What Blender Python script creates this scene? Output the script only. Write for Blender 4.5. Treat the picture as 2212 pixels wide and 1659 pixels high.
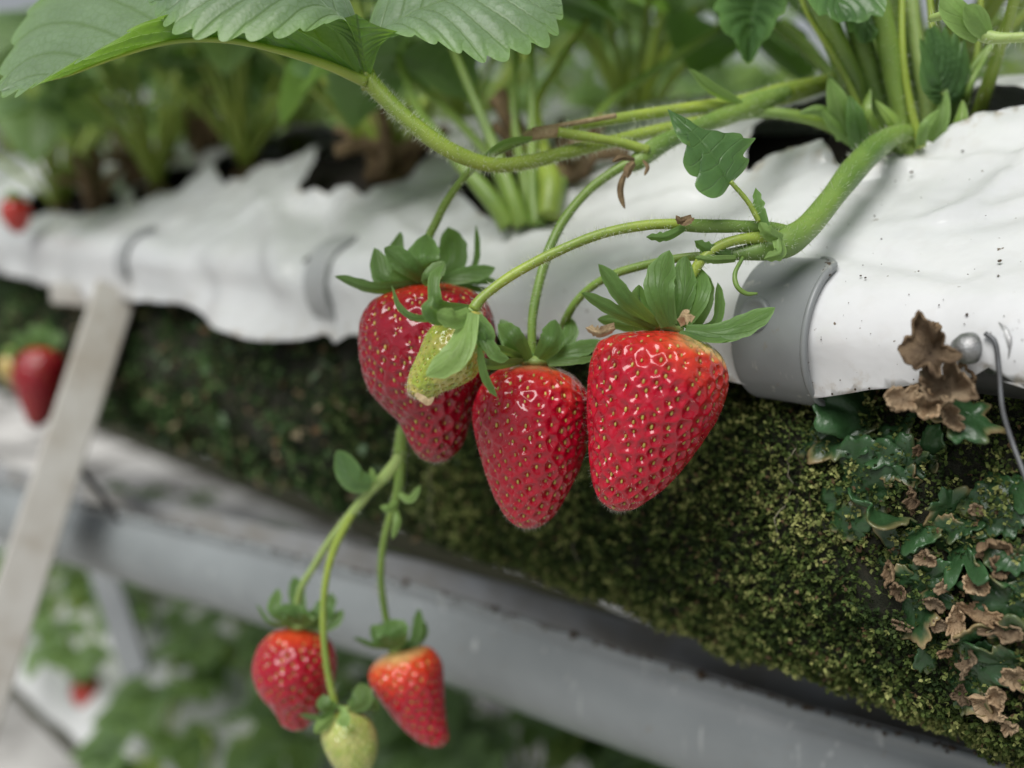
import bpy, math, random
import numpy as np
from mathutils import Vector, Matrix, noise
from mathutils.geometry import delaunay_2d_cdt
R = math.radians
rng = np.random.default_rng(7); random.seed(7)
scene = bpy.context.scene
for o in list(bpy.data.objects): bpy.data.objects.remove(o)

# ---------------------------------------------------------------- camera, sky, sun, exposure
PITCH = R(12.0); CAMZ = 1.05
cam_d = bpy.data.cameras.new('camera'); cam = bpy.data.objects.new('camera', cam_d)
scene.collection.objects.link(cam); scene.camera = cam
cam.location = (0, 0, CAMZ); cam.rotation_euler = (math.pi/2 - PITCH, 0, 0)
cam_d.sensor_width = 36; cam_d.lens = 35; cam_d.clip_start = 0.01; cam_d.clip_end = 200
cam_d.dof.use_dof = True; cam_d.dof.focus_distance = 0.246; cam_d.dof.aperture_fstop = 5.6

SUN_EL, SUN_AZ = R(56), R(-150)           # azimuth measured clockwise from +Y (north)
world = bpy.data.worlds.new('World'); scene.world = world; world.use_nodes = True
wn = world.node_tree.nodes; wl = world.node_tree.links
for n in list(wn): wn.remove(n)
sky = wn.new('ShaderNodeTexSky'); sky.sky_type = 'NISHITA'; sky.sun_disc = False
sky.sun_elevation = SUN_EL; sky.sun_rotation = SUN_AZ; sky.air_density = 1.0; sky.dust_density = 2.0
hs = wn.new('ShaderNodeHueSaturation'); hs.inputs['Saturation'].default_value = 0.30
bg = wn.new('ShaderNodeBackground'); bg.inputs['Strength'].default_value = 0.062
wo = wn.new('ShaderNodeOutputWorld')
wl.new(sky.outputs[0], hs.inputs['Color']); wl.new(hs.outputs[0], bg.inputs['Color']); wl.new(bg.outputs[0], wo.inputs['Surface'])
sd = bpy.data.lights.new('sun', 'SUN'); sd.energy = 2.7; sd.angle = R(40); sd.color = (1, .98, .95)
sun = bpy.data.objects.new('sun', sd); scene.collection.objects.link(sun)
sdir = Vector((math.sin(SUN_AZ)*math.cos(SUN_EL), math.cos(SUN_AZ)*math.cos(SUN_EL), math.sin(SUN_EL)))
sun.rotation_euler = sdir.to_track_quat('Z', 'Y').to_euler(); sun.location = (-1, -1, 3)
vs = scene.view_settings
vs.view_transform = 'Standard'; vs.look = 'None'; vs.gamma = 1; vs.exposure = 0.3; vs.use_curve_mapping = False
scene.render.engine = 'CYCLES'
scene.cycles.use_denoising = True
scene.cycles.max_bounces = 8; scene.cycles.transparent_max_bounces = 6
scene.cycles.caustics_reflective = False; scene.cycles.caustics_refractive = False

# ---------------------------------------------------------------- frames
FPX, CU, CV = 2150.7, 1106.0, 829.5       # focal length and centre in pixels of the reading grid
C = np.array([0, 0, CAMZ]); FW = np.array([0, math.cos(PITCH), -math.sin(PITCH)])
RT = np.array([1., 0, 0]); UPC = np.array([0, math.sin(PITCH), math.cos(PITCH)])
def ray(u, v): return FW + RT*(u-CU)/FPX + UPC*(CV-v)/FPX
def P(u, v, d): return C + d*ray(u, v)
def Ps(pts): return np.array([P(*p[:3]) for p in pts])
D0 = 0.33
T = ray(CU-FPX, 423.0); T = T/np.linalg.norm(T)            # the trough runs this way, to the far left
N = np.array([T[1], -T[0], 0.]); N = N/np.linalg.norm(N)
if N[1] > 0: N = -N                                        # N points at the viewer
U = np.cross(T, N); U = U*(1 if U[2] > 0 else -1)
O = P(CU, 667.3, D0)
def W(s, r, h): 
    s = np.asarray(s, float)[..., None]; r = np.asarray(r, float)[..., None]; h = np.asarray(h, float)[..., None]
    return O + s*T + r*N + h*U
def loc(p): q = np.asarray(p)-O; return q@T, q@N, q@U

# ---------------------------------------------------------------- object helpers
col = scene.collection
def tag(o, label=None, cat=None, group=None, kind=None):
    if label: o['label'] = label
    if cat: o['category'] = cat
    if group: o['group'] = group
    if kind: o['kind'] = kind
    return o
def thing(name, label, cat, at=(0, 0, 0), group=None):
    o = bpy.data.objects.new(name, None); col.objects.link(o); o.location = Vector([float(x) for x in at])
    o.empty_display_size = .01
    return tag(o, label, cat, group)
def root_loc(o):
    while o.parent: o = o.parent
    return np.array(o.location) if o.type == 'EMPTY' else np.zeros(3)
def mk(name, v, f, mat, parent=None, smooth=True, colr=None, uv=None, thick=0, mats=None, midx=None):
    """one mesh object from world-space vertices; f = (n,3|4) array or list of faces"""
    v = np.asarray(v, float)
    if parent is not None: v = v - root_loc(parent)
    me = bpy.data.meshes.new(name)
    if isinstance(f, np.ndarray):
        k = f.shape[1]; nf = len(f)
        me.vertices.add(len(v)); me.vertices.foreach_set('co', v.astype(np.float32).ravel())
        me.loops.add(nf*k); me.loops.foreach_set('vertex_index', f.astype(np.int32).ravel())
        me.polygons.add(nf); me.polygons.foreach_set('loop_start', (np.arange(nf)*k).astype(np.int32))
        me.update(calc_edges=True)
    else:
        me.from_pydata([tuple(x) for x in v], [], [tuple(int(i) for i in x) for x in f]); me.update()
    me.polygons.foreach_set('use_smooth', np.full(len(me.polygons), bool(smooth)))
    if colr is not None:
        a = me.color_attributes.new('Col', 'FLOAT_COLOR', 'POINT')
        c4 = np.ones((len(v), 4), np.float32); c4[:, :3] = colr; a.data.foreach_set('color', c4.ravel())
    if uv is not None:
        l = me.uv_layers.new(name='UVMap'); vi = np.empty(len(me.loops), np.int32); me.loops.foreach_get('vertex_index', vi)
        l.data.foreach_set('uv', np.asarray(uv, np.float32)[vi].ravel())
    for m in (mats or [mat]): me.materials.append(m)
    if midx is not None: me.polygons.foreach_set('material_index', np.asarray(midx, np.int32))
    o = bpy.data.objects.new(name, me); col.objects.link(o)
    if parent is not None: o.parent = parent
    if thick:
        m = o.modifiers.new('Solidify', 'SOLIDIFY'); m.thickness = thick; m.offset = 0
    return o
class MB:
    def __init__(s): s.v, s.f, s.c, s.uv, s.n = [], [], [], [], 0
    def add(s, v, f, c=None, uv=None):
        s.v.append(np.asarray(v, float)); s.f.append(np.asarray(f)+s.n); s.n += len(v)
        if c is not None: s.c.append(np.broadcast_to(np.asarray(c, float), (len(v), 3)))
        if uv is not None: s.uv.append(uv)
    def build(s, name, mat, parent=None, **k):
        return mk(name, np.concatenate(s.v), np.concatenate(s.f), mat, parent,
                  colr=np.concatenate(s.c) if s.c else None, uv=np.concatenate(s.uv) if s.uv else None, **k)
def spline(pts, n, closed=False):
    """Catmull-Rom through rows of pts, n samples (all columns interpolated)"""
    p = np.asarray(pts, float); m = len(p)
    if closed: q = np.vstack([p[-1], p, p[0], p[1]]); segs = m
    else: q = np.vstack([2*p[0]-p[1], p, 2*p[-1]-p[-2]]); segs = m-1
    chord = np.array([np.linalg.norm(q[i+2, :2]-q[i+1, :2])+1e-9 for i in range(segs)])
    cum = np.concatenate([[0], np.cumsum(chord)]); x = np.linspace(0, cum[-1], n, endpoint=not closed)
    i = np.clip(np.searchsorted(cum, x, side='right')-1, 0, segs-1); t = ((x-cum[i])/chord[i])[:, None]
    a, b, c, d = q[i], q[i+1], q[i+2], q[i+3]
    return .5*(2*b+(c-a)*t+(2*a-5*b+4*c-d)*t**2+(3*b-a-3*c+d)*t**3)
def unit(a): a = np.asarray(a, float); return a/(np.linalg.norm(a, axis=-1, keepdims=True)+1e-12)
def grid_faces(nr, nc, wrap=False):
    i = np.arange(nr-1)[:, None]*nc; k = nc if wrap else nc-1; j = np.arange(k)[None]; j2 = (j+1) % nc
    return np.stack([i+j, i+j2, i+nc+j2, i+nc+j], -1).reshape(-1, 4)
def tube(path, rad, seg=12, wob=0):
    """swept tube through world points, rad per point; returns v, f, frames"""
    p = np.asarray(path); n = len(p); rad = np.broadcast_to(np.asarray(rad, float), (n,))
    t = unit(np.gradient(p, axis=0)); a = np.cross(t[0], [0.3, 0.2, 1]); a = unit(a); A = [a]
    for i in range(1, n):
        a = A[-1]-t[i]*np.dot(A[-1], t[i]); A.append(unit(a))
    A = np.array(A); B = np.cross(t, A); th = np.linspace(0, 2*np.pi, seg, endpoint=False)
    rr = rad[:, None]*np.ones(seg)
    if wob: rr = rr*(1+wob*np.sin(th*2+np.linspace(0, 9, n)[:, None])*np.sin(np.linspace(0, 23, n))[:, None])
    v = p[:, None]+rr[..., None]*(np.cos(th)[None, :, None]*A[:, None]+np.sin(th)[None, :, None]*B[:, None])
    v = v.reshape(-1, 3); f = grid_faces(n, seg, True)
    v = np.vstack([v, p[0], p[-1]]); e = n*seg
    c0 = np.array([[e, (j+1) % seg, j, j] for j in range(seg)]); c1 = np.array([[e+1, (n-1)*seg+j, (n-1)*seg+(j+1) % seg, (n-1)*seg+(j+1) % seg] for j in range(seg)])
    return v, f, c0[:, :3], c1[:, :3], A, B
def tube_obj(name, path, rad, mat, parent=None, seg=12, colr=None, wob=0):
    v, f, c0, c1, A, B = tube(path, rad, seg, wob)
    faces = f.tolist()+c0.tolist()+c1.tolist()
    return mk(name, v, faces, mat, parent, colr=colr)
def fbm(p, sc, oct=3):
    return np.array([noise.fractal(Vector(x)*sc, 1.0, 2.0, oct) for x in np.asarray(p)])

# ---------------------------------------------------------------- materials
MATS = {}
def newmat(name):
    m = bpy.data.materials.new(name); m.use_nodes = True; nt = m.node_tree
    b = nt.nodes['Principled BSDF']; return m, nt, b
def N_(nt, t, **k):
    n = nt.nodes.new(t)
    for a, b in k.items(): setattr(n, a, b)
    return n
def noise_node(nt, scale, detail=3, rough=.55, coord='Object'):
    tc = N_(nt, 'ShaderNodeTexCoord'); n = N_(nt, 'ShaderNodeTexNoise'); n.inputs['Scale'].default_value = scale
    n.inputs['Detail'].default_value = detail; n.inputs['Roughness'].default_value = rough
    nt.links.new(tc.outputs[coord], n.inputs['Vector']); return n
def ramp(nt, fac, stops):
    r = N_(nt, 'ShaderNodeValToRGB'); e = r.color_ramp.elements
    while len(e) < len(stops): e.new(.5)
    for x, (p, c) in zip(e, stops): x.position = p; x.color = (*c, 1) if len(c) == 3 else c
    nt.links.new(fac, r.inputs['Fac']); return r
def mix(nt, fac, a, b, mode='MIX'):
    m = N_(nt, 'ShaderNodeMix', data_type='RGBA', blend_type=mode)
    for sock, val in ((m.inputs['Factor'], fac), (m.inputs[6], a), (m.inputs[7], b)):
        if hasattr(val, 'links'): nt.links.new(val, sock)
        else: sock.default_value = val if not isinstance(val, tuple) else (*val, 1)
    return m.outputs[2]
def bump(nt, b, h, strength=.3, dist=.001):
    n = N_(nt, 'ShaderNodeBump'); n.inputs['Strength'].default_value = strength; n.inputs['Distance'].default_value = dist
    nt.links.new(h, n.inputs['Height']); nt.links.new(n.outputs[0], b.inputs['Normal']); return n
def simple(name, c, rough=.5, c2=None, scale=60, bs=0, bd=.0006, metal=0, spec=.5, trans=0, transc=None, vcol=False, bscale=None, sss=0, coat=0):
    m, nt, b = newmat(name); b.inputs['Roughness'].default_value = rough; b.inputs['Metallic'].default_value = metal
    b.inputs['Specular IOR Level'].default_value = spec; b.inputs['Coat Weight'].default_value = coat; b.inputs['Coat Roughness'].default_value = .12
    n = noise_node(nt, scale, 4)
    c2 = c2 or tuple(x*.7 for x in c)
    r = ramp(nt, n.outputs['Fac'], [(.32, c), (.68, c2)]); out = r.outputs['Color']
    if vcol:
        a = N_(nt, 'ShaderNodeVertexColor', layer_name='Col'); out = mix(nt, 1.0, out, a.outputs['Color'], 'MULTIPLY')
    nt.links.new(out, b.inputs['Base Color'])
    if sss:
        b.inputs['Subsurface Weight'].default_value = sss; b.inputs['Subsurface Radius'].default_value = (1, .5, .25); b.inputs['Subsurface Scale'].default_value = .0015
    if bs:
        n2 = noise_node(nt, bscale or scale*6, 4); bump(nt, b, n2.outputs['Fac'], bs, bd)
    if trans:
        tr = N_(nt, 'ShaderNodeBsdfTranslucent'); ms = N_(nt, 'ShaderNodeMixShader'); ms.inputs[0].default_value = trans
        if transc: tr.inputs['Color'].default_value = (*transc, 1)
        else: nt.links.new(out, tr.inputs['Color'])
        nt.links.new(b.outputs[0], ms.inputs[1]); nt.links.new(tr.outputs[0], ms.inputs[2])
        nt.links.new(ms.outputs[0], nt.nodes['Material Output'].inputs['Surface'])
    return m
def leaf_mat(name, top, under, vein, transc, rough=.5, trans=.3, sheen=0.0, spec=.45, nv=8.0, vein_amt=.5):
    """leaf with midrib and side veins from the blade's own coordinates; paler underside"""
    m, nt, b = newmat(name); L = nt.links
    uv = N_(nt, 'ShaderNodeUVMap'); sx = N_(nt, 'ShaderNodeSeparateXYZ'); L.new(uv.outputs[0], sx.inputs[0])
    def mt(op, a, c=None):
        n = N_(nt, 'ShaderNodeMath', operation=op)
        for i, x in enumerate((a, c)):
            if x is None: continue
            if hasattr(x, 'links'): L.new(x, n.inputs[i])
            else: n.inputs[i].default_value = x
        return n.outputs[0]
    w = mt('ABSOLUTE', mt('SUBTRACT', mt('MULTIPLY', sx.outputs[0], 2.0), 1.0))
    ph = mt('SUBTRACT', mt('MULTIPLY', sx.outputs[1], nv), mt('MULTIPLY', w, 2.2))
    fr = mt('ABSOLUTE', mt('SUBTRACT', mt('FRACT', ph), .5))            # 0 at vein centre
    side = mt('SUBTRACT', 1.0, mt('MINIMUM', mt('MULTIPLY', fr, 11.0), 1.0))
    midr = mt('SUBTRACT', 1.0, mt('MINIMUM', mt('MULTIPLY', w, 22.0), 1.0))
    vn = mt('MULTIPLY', mt('MAXIMUM', side, midr), vein_amt)
    nz = noise_node(nt, 140, 4); c = ramp(nt, nz.outputs['Fac'], [(.3, top), (.7, tuple(x*.72 for x in top))]).outputs['Color']
    geo = N_(nt, 'ShaderNodeNewGeometry')
    tcv = N_(nt, 'ShaderNodeTexCoord'); vr = N_(nt, 'ShaderNodeTexVoronoi', feature='DISTANCE_TO_EDGE'); vr.inputs['Scale'].default_value = 420; L.new(tcv.outputs['Object'], vr.inputs['Vector'])
    net = mt('MULTIPLY', mt('SUBTRACT', 1.0, mt('MINIMUM', mt('MULTIPLY', vr.outputs['Distance'], 9.0), 1.0)), vein_amt*.55)
    big = noise_node(nt, 45, 3); c = mix(nt, .35, c, ramp(nt, big.outputs['Fac'], [(.35, tuple(x*.75 for x in top)), (.65, tuple(min(1, x*1.25) for x in top))]).outputs['Color'])
    c = mix(nt, geo.outputs['Backfacing'], c, under); c = mix(nt, net, c, vein); c = mix(nt, vn, c, vein); c = mix(nt, mt('MULTIPLY', mt('POWER', w, 6.0), .45), c, tuple(min(1, x*1.6+.02) for x in under))
    L.new(c, b.inputs['Base Color']); b.inputs['Roughness'].default_value = rough; b.inputs['Specular IOR Level'].default_value = spec
    b.inputs['Sheen Weight'].default_value = sheen; b.inputs['Sheen Roughness'].default_value = .4; b.inputs['Sheen Tint'].default_value = (.85, 1, .85, 1)
    vo = N_(nt, 'ShaderNodeTexVoronoi'); vo.inputs['Scale'].default_value = 900; tc = N_(nt, 'ShaderNodeTexCoord'); L.new(tc.outputs['Object'], vo.inputs['Vector'])
    hh = mt('SUBTRACT', mt('MULTIPLY', vo.outputs['Distance'], .35), mt('MULTIPLY', mt('MAXIMUM', side, midr), 1.0))
    bump(nt, b, hh, .5, .0004)
    tr = N_(nt, 'ShaderNodeBsdfTranslucent'); tr.inputs['Color'].default_value = (*transc, 1)
    ms = N_(nt, 'ShaderNodeMixShader'); ms.inputs[0].default_value = trans
    L.new(b.outputs[0], ms.inputs[1]); L.new(tr.outputs[0], ms.inputs[2]); L.new(ms.outputs[0], nt.nodes['Material Output'].inputs['Surface'])
    return m
M_leaf = leaf_mat('leaf_green', (.085, .175, .065), (.14, .25, .07), (.18, .28, .10), (.28, .50, .06), rough=.42, trans=.36, sheen=.3)
M_bigleaf = leaf_mat('leaf_pale_top', (.20, .285, .185), (.14, .27, .05), (.11, .175, .08), (.30, .56, .04), rough=.4, trans=.32, sheen=.35, nv=9, vein_amt=.95)
M_bgleaf = leaf_mat('leaf_light', (.13, .215, .09), (.17, .27, .10), (.21, .31, .13), (.29, .46, .10), rough=.42, trans=.45, sheen=.3)
M_darkleaf = leaf_mat('leaf_dark', (.080, .165, .06), (.11, .21, .05), (.12, .21, .07), (.16, .34, .04), rough=.32, trans=.3, vein_amt=.2)
M_sepal = leaf_mat('sepal_green', (.105, .205, .055), (.15, .27, .09), (.17, .29, .09), (.30, .52, .08), rough=.46, trans=.38, sheen=.15, nv=3, vein_amt=.25)
M_palesepal = leaf_mat('sepal_pale', (.22, .36, .10), (.25, .38, .12), (.32, .46, .14), (.35, .55, .1), rough=.5, trans=.3, nv=3, vein_amt=.25)
M_stem = simple('stem_green', (.22, .33, .06), .42, (.13, .22, .045), 45, bs=.2, bd=.0003, sss=.25)
M_stemy = simple('stem_yellow_green', (.32, .41, .06), .42, (.20, .29, .05), 40, bs=.2, bd=.0003, sss=.25)
M_stemd = simple('stem_thick', (.19, .29, .06), .45, (.095, .18, .035), 55, bs=.35, bd=.0005, sss=.2)
M_palestem = simple('stem_pale', (.33, .44, .14), .5, (.27, .38, .11), 60, bs=.2, sss=.25)
M_hair = simple('fine_hair', (.75, .8, .65), .4, (.7, .75, .6), 50, trans=.4)
M_seed = simple('seed', (1, 1, 1), .38, (.7, .75, .6), 300, vcol=True)
M_brown = simple('dried_brown', (.25, .175, .09), .75, (.12, .075, .035), 260, bs=.6, bd=.001, trans=.1)
M_tan = simple('dried_tan', (.50, .39, .23), .8, (.30, .2, .1), 330, bs=.7, bd=.001)
M_tanv = simple('dried_tan_lobe', (.60, .45, .28), .8, (.34, .22, .12), 330, bs=.7, bd=.001, vcol=True)
M_brownv = simple('dried_brown_lobe', (.36, .25, .14), .8, (.15, .09, .045), 260, bs=.6, bd=.001, vcol=True)
M_black = simple('black_plastic', (.012, .013, .015), .5, (.02, .02, .022), 50)
M_soil = simple('dark_soil', (.018, .014, .011), .9, (.045, .032, .022), 220, bs=1, bd=.004)
M_liver = simple('liverwort_green', (1, 1, 1), .3, (.62, .66, .6), 160, bs=.4, bd=.0005, spec=.5, vcol=True)
M_moss = simple('moss', (1, 1, 1), .75, (.75, .78, .7), 500, vcol=True, spec=.25, trans=.12)
M_steel = simple('galvanised_steel', (.42, .43, .43), .42, (.25, .25, .25), 300, metal=.85, bs=.4)
M_wire = simple('dull_wire', (.16, .17, .18), .5, (.10, .10, .10), 200, metal=.5)
M_dirt = simple('dirt', (.04, .028, .018), .9, (.09, .06, .035), 400, bs=.6)
def film_mat():
    m, nt, b = newmat('white_film'); L = nt.links
    a = N_(nt, 'ShaderNodeVertexColor', layer_name='Col'); sep = N_(nt, 'ShaderNodeSeparateColor'); L.new(a.outputs['Color'], sep.inputs[0])
    n = noise_node(nt, 14, 5, .6); c = ramp(nt, n.outputs['Fac'], [(.35, (.80, .81, .815)), (.62, (.72, .74, .75))]).outputs['Color']
    n2 = noise_node(nt, 170, 5, .65); st = ramp(nt, n2.outputs['Fac'], [(.52, (0, 0, 0)), (.66, (1, 1, 1))]).outputs['Color']
    mm = N_(nt, 'ShaderNodeMath', operation='MULTIPLY'); L.new(sep.outputs[0], mm.inputs[0]); L.new(st, mm.inputs[1])
    c = mix(nt, mm.outputs[0], c, (.42, .35, .24))
    n3 = noise_node(nt, 420, 2, .5); sp = ramp(nt, n3.outputs['Fac'], [(.735, (0, 0, 0)), (.77, (1, 1, 1))]).outputs['Color']
    c = mix(nt, sp, c, (.16, .12, .08))
    n5 = noise_node(nt, 60, 4, .6); c = mix(nt, ramp(nt, n5.outputs['Fac'], [(.5, (0, 0, 0)), (.75, (.35, .35, .35))]).outputs['Color'], c, (.60, .615, .60))
    L.new(c, b.inputs['Base Color']); b.inputs['Roughness'].default_value = .16; b.inputs['Specular IOR Level'].default_value = .5
    w = noise_node(nt, 38, 4, .5); w2 = noise_node(nt, 150, 3, .55); bw = bump(nt, b, w.outputs['Fac'], .28, .004); b2 = bump(nt, b, w2.outputs['Fac'], .10, .001); L.new(bw.outputs[0], b2.inputs['Normal'])
    tr = N_(nt, 'ShaderNodeBsdfTranslucent'); tr.inputs['Color'].default_value = (.75, .76, .76, 1)
    ms = N_(nt, 'ShaderNodeMixShader'); ms.inputs[0].default_value = .2
    L.new(b.outputs[0], ms.inputs[1]); L.new(tr.outputs[0], ms.inputs[2]); L.new(ms.outputs[0], nt.nodes['Material Output'].inputs['Surface'])
    return m
M_film = film_mat()
def pvc(name, c, scuff):
    m, nt, b = newmat(name); L = nt.links
    n = noise_node(nt, 25, 5, .6); base = ramp(nt, n.outputs['Fac'], [(.3, c), (.7, tuple(x*.8 for x in c))]).outputs['Color']
    tc = N_(nt, 'ShaderNodeTexCoord'); mp = N_(nt, 'ShaderNodeMapping'); mp.inputs['Scale'].default_value = (260, 260, 34)
    n2 = N_(nt, 'ShaderNodeTexNoise'); n2.inputs['Scale'].default_value = 1; n2.inputs['Detail'].default_value = 3
    L.new(tc.outputs['Object'], mp.inputs[0]); L.new(mp.outputs[0], n2.inputs['Vector'])
    s = ramp(nt, n2.outputs['Fac'], [(.64, (0, 0, 0)), (.74, (1, 1, 1))]).outputs['Color']
    base = mix(nt, s, base, scuff)
    n4 = noise_node(nt, 190, 5, .7); s4 = ramp(nt, n4.outputs['Fac'], [(.62, (0, 0, 0)), (.75, (.7, .7, .7))]).outputs['Color']
    base = mix(nt, s4, base, (.20, .17, .13))
    L.new(base, b.inputs['Base Color']); b.inputs['Roughness'].default_value = .38
    bump(nt, b, n4.outputs['Fac'], .12, .0005)
    return m
M_pvc = pvc('grey_pvc', (.235, .255, .265), (.42, .43, .42))
M_gutter = pvc('grey_gutter', (.245, .268, .275), (.36, .38, .38))
M_clip = pvc('grey_clip', (.24, .255, .26), (.36, .36, .34))
M_clip2 = pvc('pale_clip', (.40, .415, .42), (.5, .5, .48))
def leg_mat():
    m, nt, b = newmat('weathered_metal')
    n = noise_node(nt, 22, 6, .65); r = ramp(nt, n.outputs['Fac'], [(.3, (.56, .55, .52)), (.5, (.47, .45, .41)), (.72, (.33, .28, .22))])
    nt.links.new(r.outputs[0], b.inputs['Base Color']); b.inputs['Roughness'].default_value = .45; b.inputs['Metallic'].default_value = .25
    return m
M_leg = leg_mat()
def berry_mat():
    m, nt, b = newmat('berry_skin'); L = nt.links
    a = N_(nt, 'ShaderNodeVertexColor', layer_name='Col'); n = noise_node(nt, 300, 3)
    r = ramp(nt, n.outputs['Fac'], [(.3, (1, 1, 1)), (.7, (.82, .8, .8))]); c = mix(nt, 1.0, a.outputs['Color'], r.outputs[0], 'MULTIPLY')
    L.new(c, b.inputs['Base Color']); b.inputs['Roughness'].default_value = .36; b.inputs['Specular IOR Level'].default_value = .08
    b.inputs['Subsurface Weight'].default_value = .12; b.inputs['Subsurface Radius'].default_value = (1, .15, .1); b.inputs['Subsurface Scale'].default_value = .002
    b.inputs['Coat Weight'].default_value = 1; b.inputs['Coat Roughness'].default_value = .07; b.inputs['Coat IOR'].default_value = 1.52
    n2 = noise_node(nt, 800, 3); bump(nt, b, n2.outputs['Fac'], .5, .0006)
    return m
M_berry = berry_mat()
def ground_mat():
    m, nt, b = newmat('ground_cover')
    n = noise_node(nt, 5, 6, .65); r = ramp(nt, n.outputs['Fac'], [(.36, (.07, .068, .06)), (.44, (.34, .33, .31)), (.56, (.60, .59, .56))])
    nt.links.new(r.outputs[0], b.inputs['Base Color']); b.inputs['Roughness'].default_value = .8
    return m
M_ground = ground_mat()

# ---------------------------------------------------------------- trough profile
RP = 0.0175                                                 # film radius round the front rail
def dense(pts, n): return spline(np.array(pts), n)
arc = [(RP*math.cos(a)-RP, RP*math.sin(a)) for a in np.linspace(R(-10), R(63), 7)]
PROF = [(.0015, -.055), (.0004, -.040), (-.0012, -.022), (-.0018, -.012)] + arc[1:] + \
       [(-.030, .0262), (-.048, .036), (-.068, .048), (-.09, .0605), (-.112, .0705), (-.135, .0745), (-.165, .069), (-.2, .05), (-.235, .025), (-.25, -.01), (-.255, -.05)]
PROF = dense(PROF, 400)
tl = np.concatenate([[0], np.cumsum(np.linalg.norm(np.diff(PROF, axis=0), axis=1))])
T0 = tl[np.argmin(np.abs(PROF[:, 1])+(PROF[:, 0] < -.01))]; tl = tl-T0      # t = 0 on the front of the rail
WALL = dense([(-.026, .004), (-.022, -.016), (-.012, -.030), (-.006, -.055), (-.008, -.077), (-.016, -.094), (-.034, -.106), (-.07, -.113), (-.13, -.112), (-.2, -.10), (-.235, -.05), (-.24, 0)], 300)
wl_ = np.concatenate([[0], np.cumsum(np.linalg.norm(np.diff(WALL, axis=0), axis=1))])
def hit(u, v, prof=PROF, par=tl):
    """where the line of sight through a picture point meets an extruded profile: (s, t, distance)"""
    w = ray(u, v); c = C-O; r0, h0, s0 = c@N, c@U, c@T; dr, dh, ds = w@N, w@U, w@T
    a, b = prof[:-1], prof[1:]; e = b-a
    den = dr*e[:, 1]-dh*e[:, 0]; den = np.where(abs(den) < 1e-12, 1e-12, den)
    q = a-np.array([r0, h0]); d = (q[:, 0]*e[:, 1]-q[:, 1]*e[:, 0])/den; k = (q[:, 0]*dh-q[:, 1]*dr)/den
    ok = (k >= 0) & (k <= 1) & (d > .05)
    if not ok.any(): return None
    i = np.where(ok)[0][np.argmin(d[ok])]
    return s0+d[i]*ds, par[i]+k[i]*(par[i+1]-par[i]), d[i]
def prof_at(t, prof=PROF, par=tl): return np.interp(t, par, prof[:, 0]), np.interp(t, par, prof[:, 1])
def prof_n(t, prof=PROF, par=tl):
    a = np.array(prof_at(np.asarray(t)+1e-3, prof, par)); b = np.array(prof_at(np.asarray(t)-1e-3, prof, par)); g = unit((a-b).T)
    return np.stack([g[..., 1], -g[..., 0]], -1)
def inside(px, py, poly):
    r = np.zeros(len(px), bool); n = len(poly)
    for i in range(n):
        x1, y1 = poly[i]; x2, y2 = poly[i-1]
        c = ((y1 > py) != (y2 > py)) & (px < (x2-x1)*(py-y1)/(y2-y1+1e-15)+x1); r ^= c
    return r

# ---------------------------------------------------------------- ground
gv = [(-9, -6, 0), (9, -6, 0), (9, 14, 0), (-9, 14, 0)]
tag(mk('ground', gv, [(0, 1, 2, 3)], M_ground), kind='structure')

# ---------------------------------------------------------------- film with cut holes
def trace(pts): 
    out = []
    for p in pts:
        h = hit(*p)
        if h is None: continue
        out.append((h[0], h[1]))
    return out
holes_px = [
 [(1612,372),(1640,366),(1668,356),(1700,352),(1740,350),(1782,345),(1796,352),(1822,372),(1850,365),(1900,345),(1960,326),(2030,303),(2100,282),(2160,262),(2212,250),(2300,225),(2300,120),(2212,95),(2120,110),(2080,120),(2000,180),(1900,205),(1800,220),(1720,235),(1660,262),(1630,300)],
 [(985,404),(1005,435),(1030,455),(1050,470),(1085,492),(1120,506),(1155,506),(1185,494),(1205,470),(1228,442),(1250,395),(1235,360),(1150,345),(1050,355)],
 [(300,447),(350,428),(400,414),(440,395),(474,383),(486,402),(520,396),(580,370),(640,348),(680,332),(707,327),(690,347),(670,368),(657,395),(649,424),(690,428),(730,425),(770,427),(797,430),(815,420),(845,400),(872,388),(900,380),(935,345),(905,300),(830,290),(760,284),(700,284),(640,290),(560,316),(470,345),(380,372),(310,400)],
 [(60,470),(110,470),(180,468),(250,455),(250,420),(160,410),(70,420)],
]
front_px = [(2330,850),(2260,838),(2212,842),(2165,806),(2120,792),(2085,826),(2040,806),(1990,826),(1940,836),(1880,846),(1820,853),(1780,858),(1748,861),(1722,850),(1690,845),(1640,842),(1600,832),(1562,822),(1500,815),(1420,800),(1350,775),(1250,745),(1150,728),(1080,722),(1000,725),(900,728),(840,728),(790,726),(765,722),(745,732),(722,742),(712,728),(700,722),(680,728),(650,735),(622,736),(590,733),(560,727),(530,714),(500,702),(470,688),(440,672),(415,660),(385,653),(350,654),(330,650),(300,652),(262,646),(235,650),(212,660),(200,650),(190,632),(165,622),(130,617),(100,614),(60,600),(20,590),(-40,580)]
fe = np.array(trace(front_px)); fe = fe[np.argsort(fe[:, 0])]
rr_ = np.random.default_rng(3)
fe[:, 1] += rr_.normal(0, .00015, len(fe))
fe = np.vstack([[-.60, -.016], [-.4, -.014], fe, [.8, -.02], [1.6, -.02]])
fed = spline(fe, 420)
holes = [np.array(trace(h)) for h in holes_px]
holes = [spline(h, max(60, len(h)*6), True) for h in holes]
for h in holes: h += rr_.normal(0, .00018, h.shape)
TB = tl[-1]-.004
outer = np.vstack([fed, [[1.6, TB]], [[-.60, TB]]])
V2, E2 = [], []
def add_loop(p):
    b = len(V2); V2.extend([Vector((float(a), float(c))) for a, c in p]); n = len(p)
    E2.extend([(b+i, b+(i+1) % n) for i in range(n)])
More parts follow.
